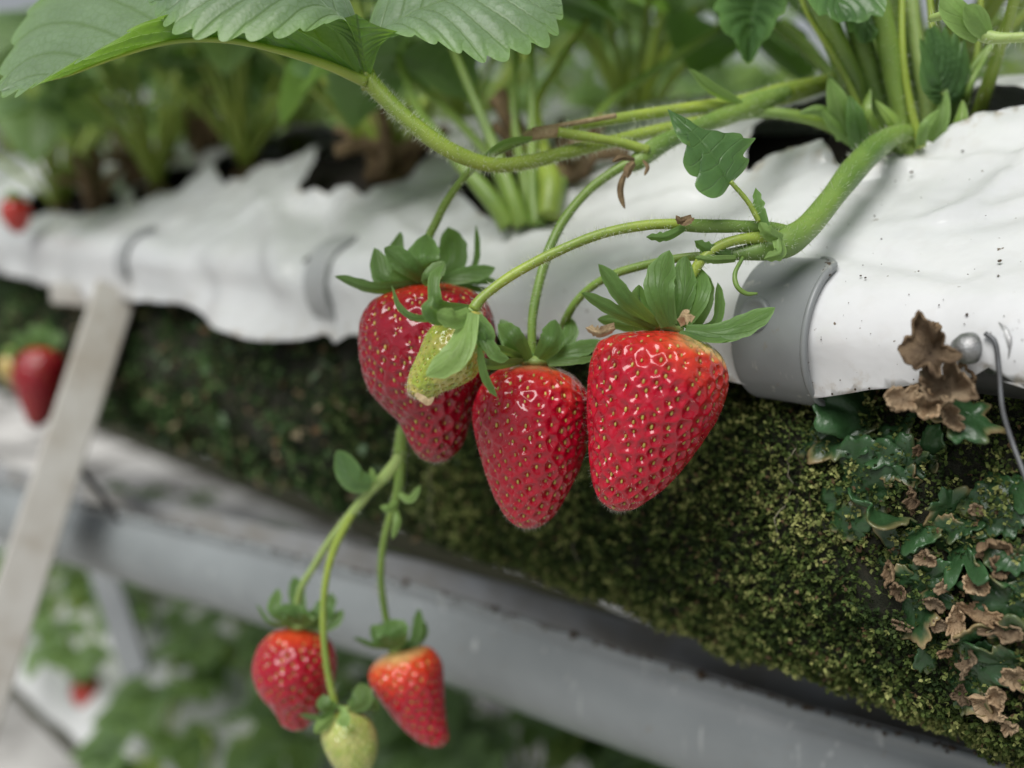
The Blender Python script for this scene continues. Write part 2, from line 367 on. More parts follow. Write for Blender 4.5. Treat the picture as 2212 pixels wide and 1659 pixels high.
add_loop(outer)
for h in holes: add_loop(h)
gs = []
for s0, s1, st in ((-.6, -.2, .012), (-.2, .3, .0024), (.3, .7, .006), (.7, 1.6, .025)):
    for s in np.arange(s0, s1, st):
        for t in np.arange(-.05, TB, st if st < .01 else .012): gs.append((s+rr_.uniform(-.3, .3)*st, t+rr_.uniform(-.3, .3)*st))
gs = np.array(gs); k = inside(gs[:, 0], gs[:, 1], outer)
for h in holes: k &= ~inside(gs[:, 0], gs[:, 1], h)
gs = gs[k]; V2.extend([Vector((float(a), float(c))) for a, c in gs])
cv, ce, cf, *_ = delaunay_2d_cdt(V2, E2, [], 0, 1e-7)
cv = np.array([(a.x, a.y) for a in cv]); cf = np.array([f for f in cf if len(f) == 3])
cc = cv[cf].mean(1); k = inside(cc[:, 0], cc[:, 1], outer)
for h in holes: k &= ~inside(cc[:, 0], cc[:, 1], h)
cf = cf[k]
def edge_dist(p):
    d = np.full(len(p), 9.)
    for q in [fed]+holes:
        for i in range(0, len(p), 4000):
            d[i:i+4000] = np.minimum(d[i:i+4000], np.sqrt(((p[i:i+4000, None]-q[None])**2).sum(-1)).min(1))
    return d
ed = edge_dist(cv); hd = np.full(len(cv), 9.)
for q in holes:
    for i in range(0, len(cv), 4000):
        hd[i:i+4000] = np.minimum(hd[i:i+4000], np.sqrt(((cv[i:i+4000, None]-q[None])**2).sum(-1)).min(1))
s_, t_ = cv[:, 0], cv[:, 1]; pr, ph = prof_at(t_); nn = prof_n(t_)
p3 = np.stack([s_*24, t_*24, 0*s_], 1); lo = fbm(p3, 1.0, 2); mid_ = fbm(np.stack([s_*55, t_*75, 3+0*s_], 1), 1.0, 3)
amp = np.clip((t_-.022)/.03, 0, 1)
disp = amp*(.0042*lo+.0012*mid_)
for _ in range(16):
    cs, ct, an_ = rr_.uniform(-.2, .45), rr_.uniform(.008, .10), rr_.normal(0, .6); a_s = (s_-cs)*math.cos(an_)+(t_-ct)*math.sin(an_); a_t = -(s_-cs)*math.sin(an_)+(t_-ct)*math.cos(an_)
    disp += rr_.uniform(-.0022, .0036)*np.exp(-(a_t/.0042)**2)*np.exp(-(a_s/rr_.uniform(.02, .05))**2)*np.clip(t_/.012, 0, 1)
hang = np.clip((-t_-.004)/.02, 0, 1)*np.clip((s_-.02)/.12, .12, 1)
disp += hang*(.005+.014*fbm(np.stack([s_*14, 0*t_, 7+0*s_], 1), 1.0, 2))
for cu_, cv_ in ((1668, 735), (688, 622), (266, 565)):
    disp -= .0035*np.exp(-((s_-hit(cu_, cv_)[0])/.014)**2)*np.clip((-t_-.003)/.012, 0, 1)
disp += .0022*np.exp(-hd/.005)*(1+mid_)                     # cut edges lift a little
disp += .0005*fbm(np.stack([s_*30, t_*60, 9+0*s_], 1), 1.0, 2)*np.clip(t_/.01, 0, 1)
tip = np.array(hit(706, 329)[:2]); disp += .006*np.exp(-(np.linalg.norm(cv-tip, axis=1)/.010)**2)
tip = np.array(hit(474, 384)[:2]); disp += .006*np.exp(-(np.linalg.norm(cv-tip, axis=1)/.010)**2)
tip = np.array(hit(1790, 348)[:2]); disp += .004*np.exp(-(np.linalg.norm(cv-tip, axis=1)/.008)**2)
for _ in range(24):
    cs, ct, an_ = rr_.uniform(-.2, .3), rr_.uniform(.0, .10), rr_.normal(.6, .9); a_s = (s_-cs)*math.cos(an_)+(t_-ct)*math.sin(an_); a_t = -(s_-cs)*math.sin(an_)+(t_-ct)*math.cos(an_)
    disp += rr_.uniform(-.0008, .0013)*np.exp(-(a_t/.0016)**2)*np.exp(-(a_s/rr_.uniform(.008, .025))**2)
def crease(px, amp_, wd):
    global disp
    q = spline(np.array(trace(px)), 60); dd = np.full(len(cv), 9.)
    for i in range(0, len(cv), 4000): dd[i:i+4000] = np.sqrt(((cv[i:i+4000, None]-q[None])**2).sum(-1)).min(1)
    disp = disp+amp_*np.exp(-(dd/wd)**2)
for px, a_, w_ in (([(1745, 535), (1850, 548), (1960, 566), (2080, 590)], -.0016, .0035), ([(1860, 372), (1980, 352), (2120, 348), (2240, 340)], .0022, .003), ([(2040, 470), (2120, 420), (2220, 355)], .0024, .0035),
    ([(1290, 470), (1400, 440), (1520, 415)], .0014, .0022), ([(1330, 560), (1430, 520), (1560, 500)], -.0012, .003), ([(820, 470), (900, 520), (960, 590)], .002, .004), ([(560, 420), (600, 500), (610, 600)], .004, .008), ([(330, 470), (400, 540), (450, 620)], -.0025, .009), ([(700, 440), (690, 500), (640, 580)], -.0035, .008)):
    crease(px, a_, w_)
disp = np.where(t_ < .035, np.maximum(disp, -.0030), disp)
# a soft fold running along the sheet above the big clip
fv = W(s_, pr+nn[:, 0]*disp, ph+nn[:, 1]*disp)
fc = np.zeros((len(fv), 3)); fc[:, 0] = np.clip(np.exp(-ed/.0035)*.9+.05, 0, 1)
film = mk('plastic_film', fv, cf, M_film, colr=fc, thick=.00022)
tag(film, 'white plastic film with torn planting holes draped over the mossy trough', 'plastic film')
def film_pt(u, v, off=0.0):
    k = hit(u, v)
    while k is None: v += 6; k = hit(u, v)
    s, t, d = k; r, h = prof_at(t); n = prof_n(t)
    return W(s, r+n[0]*off, h+n[1]*off), (n[0]*N+n[1]*U)

# ---------------------------------------------------------------- trough body
trough = thing('grow_trough', 'long raised grow trough with a moss covered dark side under white film', 'trough', W(0, -.1, -.1))
ss = np.linspace(-.6, 1.7, 160)
PI_ = PROF[(PROF[:, 1] > -.02)]
tt = np.linspace(.006, TB, 60); a_, b_ = prof_at(tt); n_ = prof_n(tt)
off = np.clip((tt-.02)/.03, 0, 1)*.013+.003
gr, gh = a_-n_[:, 0]*off, b_-n_[:, 1]*off
sv = W(ss[:, None]+0*tt, gr+0*ss[:, None], gh+0*ss[:, None]).reshape(-1, 3)
sv = sv+(fbm(sv, 90, 4)*.003)[:, None]*np.array([0, 0, 1])
mk('soil', sv, grid_faces(160, 60), M_soil, trough)
axis = W(np.array([-.6, .5, 1.7]), np.full(3, -RP), np.zeros(3))
tube_obj('front_rail', axis, RP-.0068, simple('shadow_dark_rail', (.035, .036, .036), .5, (.02, .022, .018), 60), trough, 24)  # rail coloured near black in place of the shadow under the film
qq = np.linspace(0, wl_[-1], 130); a_, b_ = prof_at(qq, WALL, wl_); n_ = prof_n(qq, WALL, wl_)
ss = np.concatenate([np.linspace(-.45, -.2, 30), np.linspace(-.2, .55, 320)[1:], np.linspace(.55, 1.7, 60)[1:]])
def tuft(s, q, sc):
    return np.array([noise.voronoi(Vector((a*sc, b*sc, 1.7)))[0][0] for a, b in zip(s, q)])
def wall_bump(s, q):
    return .0040*fbm(np.stack([s*24, q*24, 0*s+8], 1), 1.0, 2)+.0028*fbm(np.stack([s*60, q*60, 0*s+2], 1), 1.0, 3)+.0016*fbm(np.stack([s*190, q*190, 0*s+5], 1), 1.0, 2)
S, Q = np.meshgrid(ss, qq, indexing='ij'); sf, qf = S.ravel(), Q.ravel()
wb = wall_bump(sf, qf)
def wall_pt(s, q, off):
    r, h = prof_at(q, WALL, wl_); n = prof_n(q, WALL, wl_)
    return W(s, r-n[:, 0]*off, h-n[:, 1]*off), -(n[:, 0, None]*N+n[:, 1, None]*U)
wv, wn_ = wall_pt(sf, qf, wb*np.clip(qf/.02, 0, 1))
mk('fabric_side', wv, grid_faces(len(ss), len(qq)), simple('mossy_fabric', (.016, .022, .009), .9, (.03, .028, .016), 300, bs=.8, bd=.002), trough)

# moss: nobody could count these tiny leaves
def moss_patch():
    mb_v, mb_f, mb_c = [], [], []; nb = 0
    for s0, s1, sp, size in ((-.32, -.17, .0019, .0022), (-.17, .0, .00080, .00115), (.0, .14, .00095, .0014), (.14, .62, .0020, .0023), (.62, 1.1, .005, .005)):
        qmax = .165; n = int((s1-s0)*qmax/sp**2)
        s = rng.uniform(s0, s1, n); q = rng.uniform(.006, qmax, n)
        patch = fbm(np.stack([s*34, q*30, 0*s+11], 1), 1.0, 3); fine = fbm(np.stack([s*240, q*240, 0*s+4], 1), 1.0, 2)
        keep = (patch*.5+fine*.6+rng.normal(0, .25, n)) > -.50-.5*(s < .05)
        keep &= ~((s > .10) & (patch+rng.normal(0, .3, n) < .02))
        keep &= ~((s < -.122) & (q < .075) & (patch*.6+rng.normal(0, .35, n) < .0))
        s, q, patch, fine = s[keep], q[keep], patch[keep], fine[keep]; n = len(s)
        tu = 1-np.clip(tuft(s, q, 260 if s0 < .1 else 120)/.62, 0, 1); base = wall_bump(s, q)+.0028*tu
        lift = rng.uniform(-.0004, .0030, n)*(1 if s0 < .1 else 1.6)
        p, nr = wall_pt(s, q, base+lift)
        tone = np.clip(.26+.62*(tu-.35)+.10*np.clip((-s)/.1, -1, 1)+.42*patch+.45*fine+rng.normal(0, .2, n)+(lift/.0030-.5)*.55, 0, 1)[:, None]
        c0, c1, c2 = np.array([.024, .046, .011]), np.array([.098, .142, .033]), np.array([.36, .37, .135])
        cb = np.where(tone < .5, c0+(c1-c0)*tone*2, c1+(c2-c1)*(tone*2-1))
        far = np.clip((s-.03)/.10, 0, 1)[:, None]; cb = cb*(1-far)+far*(cb*np.array([.34, .60, .58])+rng.uniform(0, 1, (n, 1))**7*np.array([.14, .12, .07]))
        dead = (rng.random(n) < .035)[:, None]; cb = np.where(dead, np.array([.17, .11, .06])*rng.uniform(.5, 1.3, (n, 1)), cb)
        for j in range(3):
            d = unit(nr*rng.uniform(.2, 1.0, (n, 1))+rng.normal(0, .62, (n, 3))+np.array([0, 0, -.15])); sd_ = unit(np.cross(d, rng.normal(0, 1, (n, 3))))
            L = size*rng.uniform(.7, 1.5, (n, 1)); w = L*.34
            v = np.stack([p, p+d*L*.5+sd_*w, p+d*L, p+d*L*.5-sd_*w], 1).reshape(-1, 3)
            mb_v.append(v); mb_f.append(nb+np.arange(n*4).reshape(-1, 4)); nb += n*4
            mb_c.append(np.repeat(cb*rng.uniform(.75, 1.25, (n, 1)), 4, 0))
    # larger dead and living flakes caught in the moss towards the far end
    n = 900; s = rng.uniform(.03, .62, n); q = rng.uniform(.012, .15, n); p, nr = wall_pt(s, q, wall_bump(s, q)+.002)
    pal_ = np.array([(.30, .22, .13), (.42, .34, .22), (.10, .17, .07), (.16, .24, .14), (.20, .12, .06), (.05, .08, .03)])
    d = unit(rng.normal(0, 1, (n, 3))+nr*.3+np.array([0, 0, -1.])); sd_ = unit(np.cross(d, nr+rng.normal(0, .5, (n, 3)))); L = rng.uniform(.003, .010, (n, 1))*np.clip(s/.12, .35, 1)[:, None]; w = L*rng.uniform(.18, .4, (n, 1))
    v = np.stack([p, p+d*L*.5+sd_*w+nr*.001, p+d*L, p+d*L*.5-sd_*w], 1).reshape(-1, 3)
    mb_v.append(v); mb_f.append(nb+np.arange(n*4).reshape(-1, 4)); mb_c.append(np.repeat(pal_[rng.integers(0, 6, n)]*rng.uniform(.6, 1.1, (n, 1)), 4, 0))
    return np.concatenate(mb_v), np.concatenate(mb_f), np.concatenate(mb_c)
mv, mf, mc = moss_patch()
o = mk('moss', mv, mf, M_moss, smooth=False, colr=mc)
tag(o, 'short dark green moss covering the side of the trough', 'moss', kind='stuff')

mbr = MB()
for i in range(20):
    s0, q0 = rng.uniform(-.15, .3), rng.uniform(.01, .10); n = 14; a0 = rng.normal(0, .5); st_s = np.cumsum(rng.normal(0, .0009, n)+.0012*a0)+s0; st_q = np.cumsum(np.abs(rng.normal(.0022, .001, n)))+q0
    st_q = np.minimum(st_q, .16); pp, _n = wall_pt(st_s, st_q, wall_bump(st_s, st_q)+.002+np.abs(np.cumsum(rng.normal(0, .0006, n))))
    v, f, c0_, c1_, _a, _b = tube(pp, rng.uniform(.00007, .00016), 5); cc_ = np.array([(.28, .2, .12), (.07, .05, .03), (.4, .36, .28)])[rng.integers(0, 3)]; mbr.add(v, f, cc_)
o = mbr.build('dead_roots', M_moss); tag(o, 'thin dry root strands tangled over the moss', 'roots', kind='stuff')
# ---------------------------------------------------------------- pipe clips
def clip(u, v, width, label, a0=93, a1=-105, boss=True, cm=None):
    cm = cm or M_clip
    s, t, d = hit(u, v); root = thing('pipe_clip', label, 'pipe clip', W(s, -RP, 0), 'grey clips along the trough rail')
    Rc = RP+.0009; n = 60; th = np.linspace(R(a0), R(a1), n)
    sp = np.linspace(-width/2, width/2, 13); vv, ff = [], []
    ro = np.full(n, Rc+.0016); ri = np.full(n, Rc)
    tap = np.clip((np.linspace(0, 1, n))/.10, 0, 1)**.6                       # the band narrows to a tongue on top
    ring = []
    for x in sp:
        xx = s+x*np.where(x < 0, .35+.65*tap, .9+.1*tap); ring.append(W(xx, -RP+ro*np.cos(th), ro*np.sin(th)))
    for x in sp[::-1]:
        xx = s+x*np.where(x < 0, .35+.65*tap, .9+.1*tap); ring.append(W(xx, -RP+ri*np.cos(th), ri*np.sin(th)))
    ring = np.array(ring).transpose(1, 0, 2); m = ring.shape[1]
    v3 = ring.reshape(-1, 3); f = grid_faces(n, m, True).tolist()+[list(range(m))]+[list(range((n-1)*m, n*m))[::-1]]
    b = mk('band', v3, f, cm, root)
    mo = b.modifiers.new('Bevel', 'BEVEL'); mo.width = .0003; mo.segments = 2; mo.limit_method = 'ANGLE'
    # raised lip on the near side
    x = s-width/2+.0006
    tube_obj('lip', W(np.full(n, x)-0*th+ (width/2)*(1-(.35+.65*tap)), -RP+(Rc+.0013)*np.cos(th), (Rc+.0013)*np.sin(th)), .0009, cm, root, 8)
    if boss:
        a = R(18); c = W(s+width*.20, -RP+(Rc+.0016)*math.cos(a), (Rc+.0016)*math.sin(a)); nn_ = math.cos(a)*N+math.sin(a)*U; e1 = T; e2 = np.cross(nn_, T)
        pr_ = [(.0, .0007), (.0028, .0007), (.0033, .0012), (.0041, .0012), (.0046, .0004), (.0047, -.001)]; seg = 28; vv = []
        for rr, hh in pr_:
            for q in np.linspace(0, 2*np.pi, seg, endpoint=False): vv.append(c+nn_*hh+rr*(math.cos(q)*e1+math.sin(q)*e2))
        mk('button', vv, grid_faces(len(pr_), seg, True), cm, root)
    return root
clip(1668, 735, .0220, 'big grey plastic pipe clip beside the rightmost strawberry, nearest of the clips')
clip(688, 622, .0150, 'grey pipe clip on the white film left of the darkest ripe strawberry', boss=False, cm=M_clip2)
clip(266, 565, .0120, 'small blurred grey pipe clip on the film above the metal leg', a1=-20, boss=False, cm=M_clip2)
# dirt line along the top of the near clip and crumbs on the film
def blob(c, r, seed, sq=1.0, nrm=None):
    g = np.random.default_rng(seed); n, m = 7, 9; v = []
    th = np.linspace(0.01, math.pi-.01, n); ph_ = np.linspace(0, 2*np.pi, m, endpoint=False)
    for a in th:
        for b in ph_: v.append(np.array([math.sin(a)*math.cos(b), math.sin(a)*math.sin(b), sq*math.cos(a)])*r*g.uniform(.65, 1.25))
    v = np.array(v)
    if nrm is not None:
        q = Vector((0, 0, 1)).rotation_difference(Vector(nrm)).to_matrix(); v = v@np.array(q).T
    return v+c, grid_faces(n, m, True)
mb = MB()
specks = [(2160,568,7),(2157,600,4),(1970,375,6),(1935,395,3),(1740,578,6),(1860,600,4),(1870,604,4),(2090,682,5),(2030,662,3),(1985,590,3),(1905,520,3),(1640,470,3),(1725,455,3),(1890,470,3),(2080,330,4),(2110,322,5),(2125,318,4),(1330,760,3),(1600,690,2),(1850,840,4),(1880,838,4),(1800,850,4),(1430,480,3),(1060,395,3),(1240,520,4),(1750,800,4),(1738,805,4),(1905,575,2),(2130,470,2)]
for i, (u, v, px) in enumerate(specks):
    try: p, n = film_pt(u, v, .0006)
    except Exception: continue
    d = np.linalg.norm(p-C); bv, bf = blob(p, px*.62*d/FPX, i, .5, n); mb.add(bv, bf)
for i in range(170):
    u, v = rng.uniform(1180, 2230), rng.uniform(380, 860)
    h = hit(u, v)
    if h is None or any(inside(np.array([h[0]]), np.array([h[1]]), q)[0] for q in holes) or h[1] < np.interp(h[0], fed[:, 0], fed[:, 1])+.001: continue
    p, n = film_pt(u, v, .0004); bv, bf = blob(p, rng.uniform(.5, 1.5)*.26/FPX, 100+i, .6, n); mb.add(bv, bf)
th = np.linspace(R(100), R(60), 40)
for i, a in enumerate(th):
    s, t, d = hit(1668, 735)
    p = W(s-.0105+rng.normal(0, .0006)+.006*(a-R(60))/R(40), -RP+(RP+.0018)*math.cos(a), (RP+.0018)*math.sin(a)); bv, bf = blob(p, rng.uniform(.0003, .0009), 400+i); mb.add(bv, bf)
o = mb.build('soil_crumbs', M_dirt); tag(o, 'scattered brown soil crumbs lying on the white film', 'crumbs', kind='stuff')

# ---------------------------------------------------------------- drain gutter below
gl = spline(np.array([(2500,1750,.262),(2212,1660,.285),(1800,1545,.325),(1300,1393,.372),(900,1268,.425),(500,1166,.49),(170,1085,.57),(0,1042,.62),(-200,990,.71)]), 60)
rim = Ps(gl)
gut = thing('drain_gutter', 'long grey half round drain gutter below the mossy trough', 'gutter', rim[30])
Rg, Dg, wt = .0155, .034, .0018; gt = unit(np.gradient(rim, axis=0)); gn = unit(np.cross(gt, [0, 0, 1])); gn = np.where((gn@N)[:, None] > 0, gn, -gn); gu = unit(np.cross(gn, gt)); gu = np.where((gu[:, 2] > 0)[:, None], gu, -gu)
cen = rim-gn*Rg
aa = np.linspace(R(0), R(-180), 24)
aa2 = np.linspace(R(48), R(-180), 34); Rb = .0245; outp = [(Rg, 0), (Rg+.0006, -.003)]+[(-.0015+Rb*math.cos(a), -.0225+Rb*math.sin(a)) for a in aa2]+[(-Rg-.008, -.012), (-Rg, -.003)]
Ri = Rg-wt; Dg = .026; inp = [(-Ri, -.003), (-Ri, -Dg*.5)]+[(Ri*math.cos(a), -Dg+Ri*math.sin(a)) for a in aa[::-1]]+[(Ri, -Dg*.5), (Ri, 0)]
def sweep(pf):
    pf = np.array(pf); g = (cen[:, None]+pf[None, :, :1]*gn[:, None]+pf[None, :, 1:]*gu[:, None]).reshape(-1, 3)
    return g+(.0007*fbm(g, 60, 2))[:, None]*np.array([0, 0, 1])
mk('channel', sweep(outp+inp), grid_faces(60, len(outp+inp), True), M_gutter, gut)
lin = [(x*(1-.0004/Ri), y+.0003) for x, y in inp]
mk('shade_lifted_lining', sweep(lin), grid_faces(60, len(lin)), simple('gutter_shade_lift_stain', (.46, .48, .50), .5, (.30, .28, .24), 30, bs=.3), gut)  # added inner skin, grey lightened to offset shade inside; brownish stain patches
mb = MB()
for i in range(240):
    k = rng.integers(2, 57); f = rng.random(); p = rim[k]*(1-f)+rim[k+1]*f+rng.normal(0, .0005, 3); bv, bf = blob(p, rng.uniform(.0002, .0009)*(2.2 if rng.random() < .06 else 1), 900+i); mb.add(bv, bf)
o = mb.build('rim_dirt', M_dirt, gut); o['kind'] = 'stuff'

# ---------------------------------------------------------------- metal leg
def box_beam(a, b, w, dpt, side, parent, name, mat):
    a, b = np.array(a), np.array(b); t = unit(b-a); x = unit(side-t*np.dot(side, t)); y = np.cross(t, x); v = []
    for p in (a, b):
        for sx, sy in ((-1, -1), (1, -1), (1, 1), (-1, 1)): v.append(p+x*sx*w/2+y*sy*dpt/2)
    o = mk(name, v, [(0, 1, 2, 3), (7, 6, 5, 4), (0, 4, 5, 1), (1, 5, 6, 2), (2, 6, 7, 3), (3, 7, 4, 0)], mat, parent, smooth=False)
    m = o.modifiers.new('Bevel', 'BEVEL'); m.width = .0012; m.segments = 3
    return o
la, lb = P(250, 630, .565), P(-58, 1580, .50)
leg = thing('trough_leg', 'slanting weathered metal leg standing under the far end of the film', 'metal leg', lb)
box_beam(la, P(-305, 2340, .46), .0225, .030, unit(RT*.90+FW*.43), leg, 'post', M_leg)
v0 = P(300, 655, .585)
box_beam(P(120, 632, .60), P(345, 655, .575), .012, .010, np.array([0, 0, 1.]), leg, 'bracket', M_leg)
st_ = thing('strap', 'thin dark strap slanting across the grey gutter', 'strap', P(250, 1130, .5))
tube_obj('cord', spline(Ps([(178,1020,.56),(230,1085,.55),(290,1170,.55),(335,1240,.56)]), 20), .0018, M_black, st_, 8)

# ---------------------------------------------------------------- blades (sepals, leaflets)
def blade(mid, eL, eR, nt=50, nw=6, bulge=.0, teeth=0, tooth=0, pleat=0, nv=8, wav=0, seed=0, sharp=True, droop=0):
    """leaf surface between a midrib and two edges (world points along the length)"""
    mid, eL, eR = spline(mid, nt), spline(eL, nt), spline(eR, nt); x = np.linspace(0, 1, nt)
    tan = unit(np.gradient(mid, axis=0)); rows = []; uvs = []
    g = np.random.default_rng(seed)
    ws = np.concatenate([-np.linspace(1, 0, nw)[:-1], np.linspace(0, 1, nw)])
    nmL = unit(np.cross(tan, mid-eL+1e-9)); nmR = unit(np.cross(tan, eR-mid+1e-9))
    fr = (x*teeth) % 1.0; saw = (1-fr)*fr*4 if not sharp else np.where(fr < .72, (fr/.72)**.7, (1-fr)/.28)
    env = np.clip(np.sin(np.pi*np.clip(x, 0, 1)), 0, 1)**.4*np.clip((x-.12)/.15, 0, 1)
    ph_ = g.uniform(0, 6, 4)
    for w in ws:
        e, nm = (eL, nmL) if w < 0 else (eR, nmR); a = abs(w); L = np.linalg.norm(e-mid, axis=1, keepdims=True)
        out = unit(e-mid)
        p = mid+(e-mid)*a+nm*(bulge*4*a*(1-a)*L)
        if tooth: p = p+(out*.8+tan*.5-np.array([0, 0, droop]))*(tooth*saw*env*a**5)[:, None]
        if pleat: p = p+nm*(pleat*np.cos(2*np.pi*(x*nv-a*2.2))*np.sin(np.pi*min(a*1.05, 1))**.7*env)[:, None]
        if wav: p = p+nm*(wav*a*a*np.sin(x*9+ph_[0]+(w > 0)*2)*env)[:, None]
        rows.append(p); uvs.append(np.stack([np.full(nt, w*.5+.5), x], 1))
    v = np.array(rows).reshape(-1, 3); uv = np.array(uvs).reshape(-1, 2)
    f = grid_faces(len(ws), nt)
    return v, f, uv
def blade_obj(name, mid, eL, eR, mat, parent, thick=0, **k):
    v, f, uv = blade(mid, eL, eR, **k); return mk(name, v, f, mat, parent, uv=uv, thick=thick)
VIEW = FW
def ribbon(pts, wpx, roll=0, n=26, tipw=.0, base=.55, cup=.25, mat=None, parent=None, name='sepal', notch=0, seed=0, obj=True, wide=.42):
    """a sepal or bract along picture points (u, v, distance), wpx wide in pixels, rolled about its length"""
    c = spline(np.array(pts), n); mid = Ps(c); tan = unit(np.gradient(mid, axis=0)); dd = c[:, 2]
    side = unit(np.cross(tan, VIEW)); nrm = np.cross(side, tan)
    a = R(roll); sd_ = side*math.cos(a)+nrm*math.sin(a); up = nrm*math.cos(a)-side*math.sin(a)
    x = np.linspace(0, 1, n)
    prof = np.where(x < wide, base+(1-base)*np.sin(np.pi/2*x/wide), np.cos(np.pi/2*(np.clip(x-wide, 0, 1)/(1-wide))**1.5)**.75)
    prof = np.maximum(prof, tipw)
    hw = wpx/2*dd/FPX*prof
    if notch: hw = hw*(1+notch*np.sin(x*31+seed)*(x > .55))
    eL = mid-sd_*hw[:, None]+up*(cup*hw)[:, None]; eR = mid+sd_*hw[:, None]+up*(cup*hw)[:, None]
    v, f, uv = blade(mid, eL, eR, nt=n, nw=4, bulge=-.08)
    if not obj: return v, f, uv
    return mk(name, v, f, mat or M_sepal, parent, uv=uv, thick=0)

# ---------------------------------------------------------------- strawberries
def sm(x): x = np.clip(x, 0, 1); return x*x*(3-2*x)
def berry(label, outline, top, bot, d, cols, tilt=0, nu=220, nv=200, spacing=.0036, depth=.00105, sepals=(), hub=None, seedcol=((.34, .22, .05), (.60, .50, .12)), pal='ripe', group='ripe red strawberries', seed=1, smat=None, seedsize=1.0, cover=.98, hubcol=None, wide=.55):
    top, bot = np.array(top, float), np.array(bot, float)
    root = thing('strawberry', label, 'strawberry', P(top[0], top[1], d), group)
    ol = spline(np.array(outline, float), 700, True); ax = unit(bot-top); pe = np.array([-ax[1], ax[0]])
    if pe[0] < 0: pe = -pe
    al, xl = (ol-top)@ax, (ol-top)@pe; amin, amax = al.min(), al.max()
    tt_ = (1-np.cos(np.linspace(0, np.pi, nv)))/2; tt_[0], tt_[-1] = .0005, .9995; av = amin+(amax-amin)*tt_
    lo_, hi_ = np.empty(nv), np.empty(nv); xr = np.roll(xl, -1); ar = np.roll(al, -1)
    for i, a in enumerate(av):
        k = ((al <= a) & (ar > a)) | ((al > a) & (ar <= a)); q = xl[k]+(xr[k]-xl[k])*((a-al[k])/(ar[k]-al[k]+1e-12)); lo_[i], hi_[i] = (q.min(), q.max()) if len(q) else (0, 0)
    lo_[0] = hi_[0] = (lo_[1]+hi_[1])/2; lo_[-1] = hi_[-1] = (lo_[-2]+hi_[-2])/2
    cx, rx = (lo_+hi_)/2, (hi_-lo_)/2; px = d/FPX
    A3 = RT*ax[0]-UPC*ax[1]; X3 = RT*pe[0]-UPC*pe[1]; Z3 = FW.copy()
    Z3 = Z3-A3*np.dot(Z3, A3); th = np.linspace(0, 2*np.pi, nu, endpoint=False); o0 = P(top[0], top[1], d)
    g = np.random.default_rng(seed)
    lump = 1+.03*np.sin(3*th[None]+g.uniform(0, 6)+tt_[:, None]*3)*np.sin(np.pi*tt_)[:, None]*np.abs(np.sin(th))[None]
    def surf(avv, cxx, rxx, thh, lm=1.0):
        return o0+(avv*px)[..., None]*A3+((cxx+rxx*np.cos(thh))*px)[..., None]*X3+((rxx*np.sin(thh)*lm)*px)[..., None]*Z3
    v = surf(av[:, None]+0*th, cx[:, None]+0*th, rx[:, None]+0*th, th[None]+0*av[:, None], lump)
    du = np.roll(v, -1, 1)-np.roll(v, 1, 1); dv = np.gradient(v, axis=0); nr = unit(np.cross(du, dv))
    ctr = v.mean(1, keepdims=True); sgn = np.sign(((v-ctr)*nr).sum(-1).mean()); nr = nr*sgn
    # seeds on a spiral, evenly by area
    sl = np.linalg.norm(np.diff(np.stack([av*px, rx*px], 1), axis=0), axis=1); ring = 2*np.pi*(rx[:-1]+rx[1:])/2*px*sl; cum = np.concatenate([[0], np.cumsum(ring)])
    ns = int(cum[-1]/spacing**2/.9); k = np.arange(ns)+.5; target = cum[-1]*(.03+.965*k/ns)
    row = np.interp(target, cum, np.arange(nv)); tha = (k*2.399963+g.normal(0, .075, ns)) % (2*np.pi); row = np.clip(row+g.normal(0, nv*.006, ns), 1, nv-2)
    i0 = row.astype(int); fcol = tha/(2*np.pi)*nu; j0 = fcol.astype(int) % nu
    sp = v[i0, j0]; sn = nr[i0, j0]
    vf = v.reshape(-1, 3); d1 = np.empty(len(vf)); d2 = np.empty(len(vf)); arg = np.empty(len(vf), int)
    B = np.stack([X3, Z3, A3*.84], 1); sq = sp@B; vq = vf@B
    for i in range(0, len(vf), 3000):
        D = np.sqrt(((vq[i:i+3000, None]-sq[None])**2).sum(-1)); pt = np.partition(D, 1, axis=1)[:, :2]; d1[i:i+3000] = pt[:, 0]; d2[i:i+3000] = pt[:, 1]; arg[i:i+3000] = D.argmin(1)
    x = np.clip(2*d1/(d1+d2), 0, 1); hgt = .65*sm((x-.06)/.9)+.35*np.clip((x-.06)/.94, 0, 1)**1.6
    ends = np.repeat(np.clip(np.minimum(tt_*9, (1-tt_)*22), 0, 1), nu)
    pit = g.uniform(.6, 1.25, ns)[arg]; pit = .5*pit+.5*g.uniform(.8, 1.1); vf2 = vf+nr.reshape(-1, 3)*(depth*pit*(hgt-1)*ends)[:, None]
    # colour: shoulders paler / orange, body red
    tf = np.repeat(tt_, nu); cosx = np.tile(np.cos(th), nv)
    colr = cols(tf, cosx, hgt, vf)
    mk_ = mk('fruit_flesh', vf2, grid_faces(nv, nu, True), M_berry, root, colr=colr)
    # seeds
    mbs = MB(); n1, m1 = 6, 8; a1 = np.linspace(.05, np.pi-.05, n1); b1 = np.linspace(0, 2*np.pi, m1, endpoint=False)
    unitv = np.array([[math.sin(a)*math.cos(b), math.sin(a)*math.sin(b), math.cos(a)] for a in a1 for b in b1])
    fs = grid_faces(n1, m1, True)
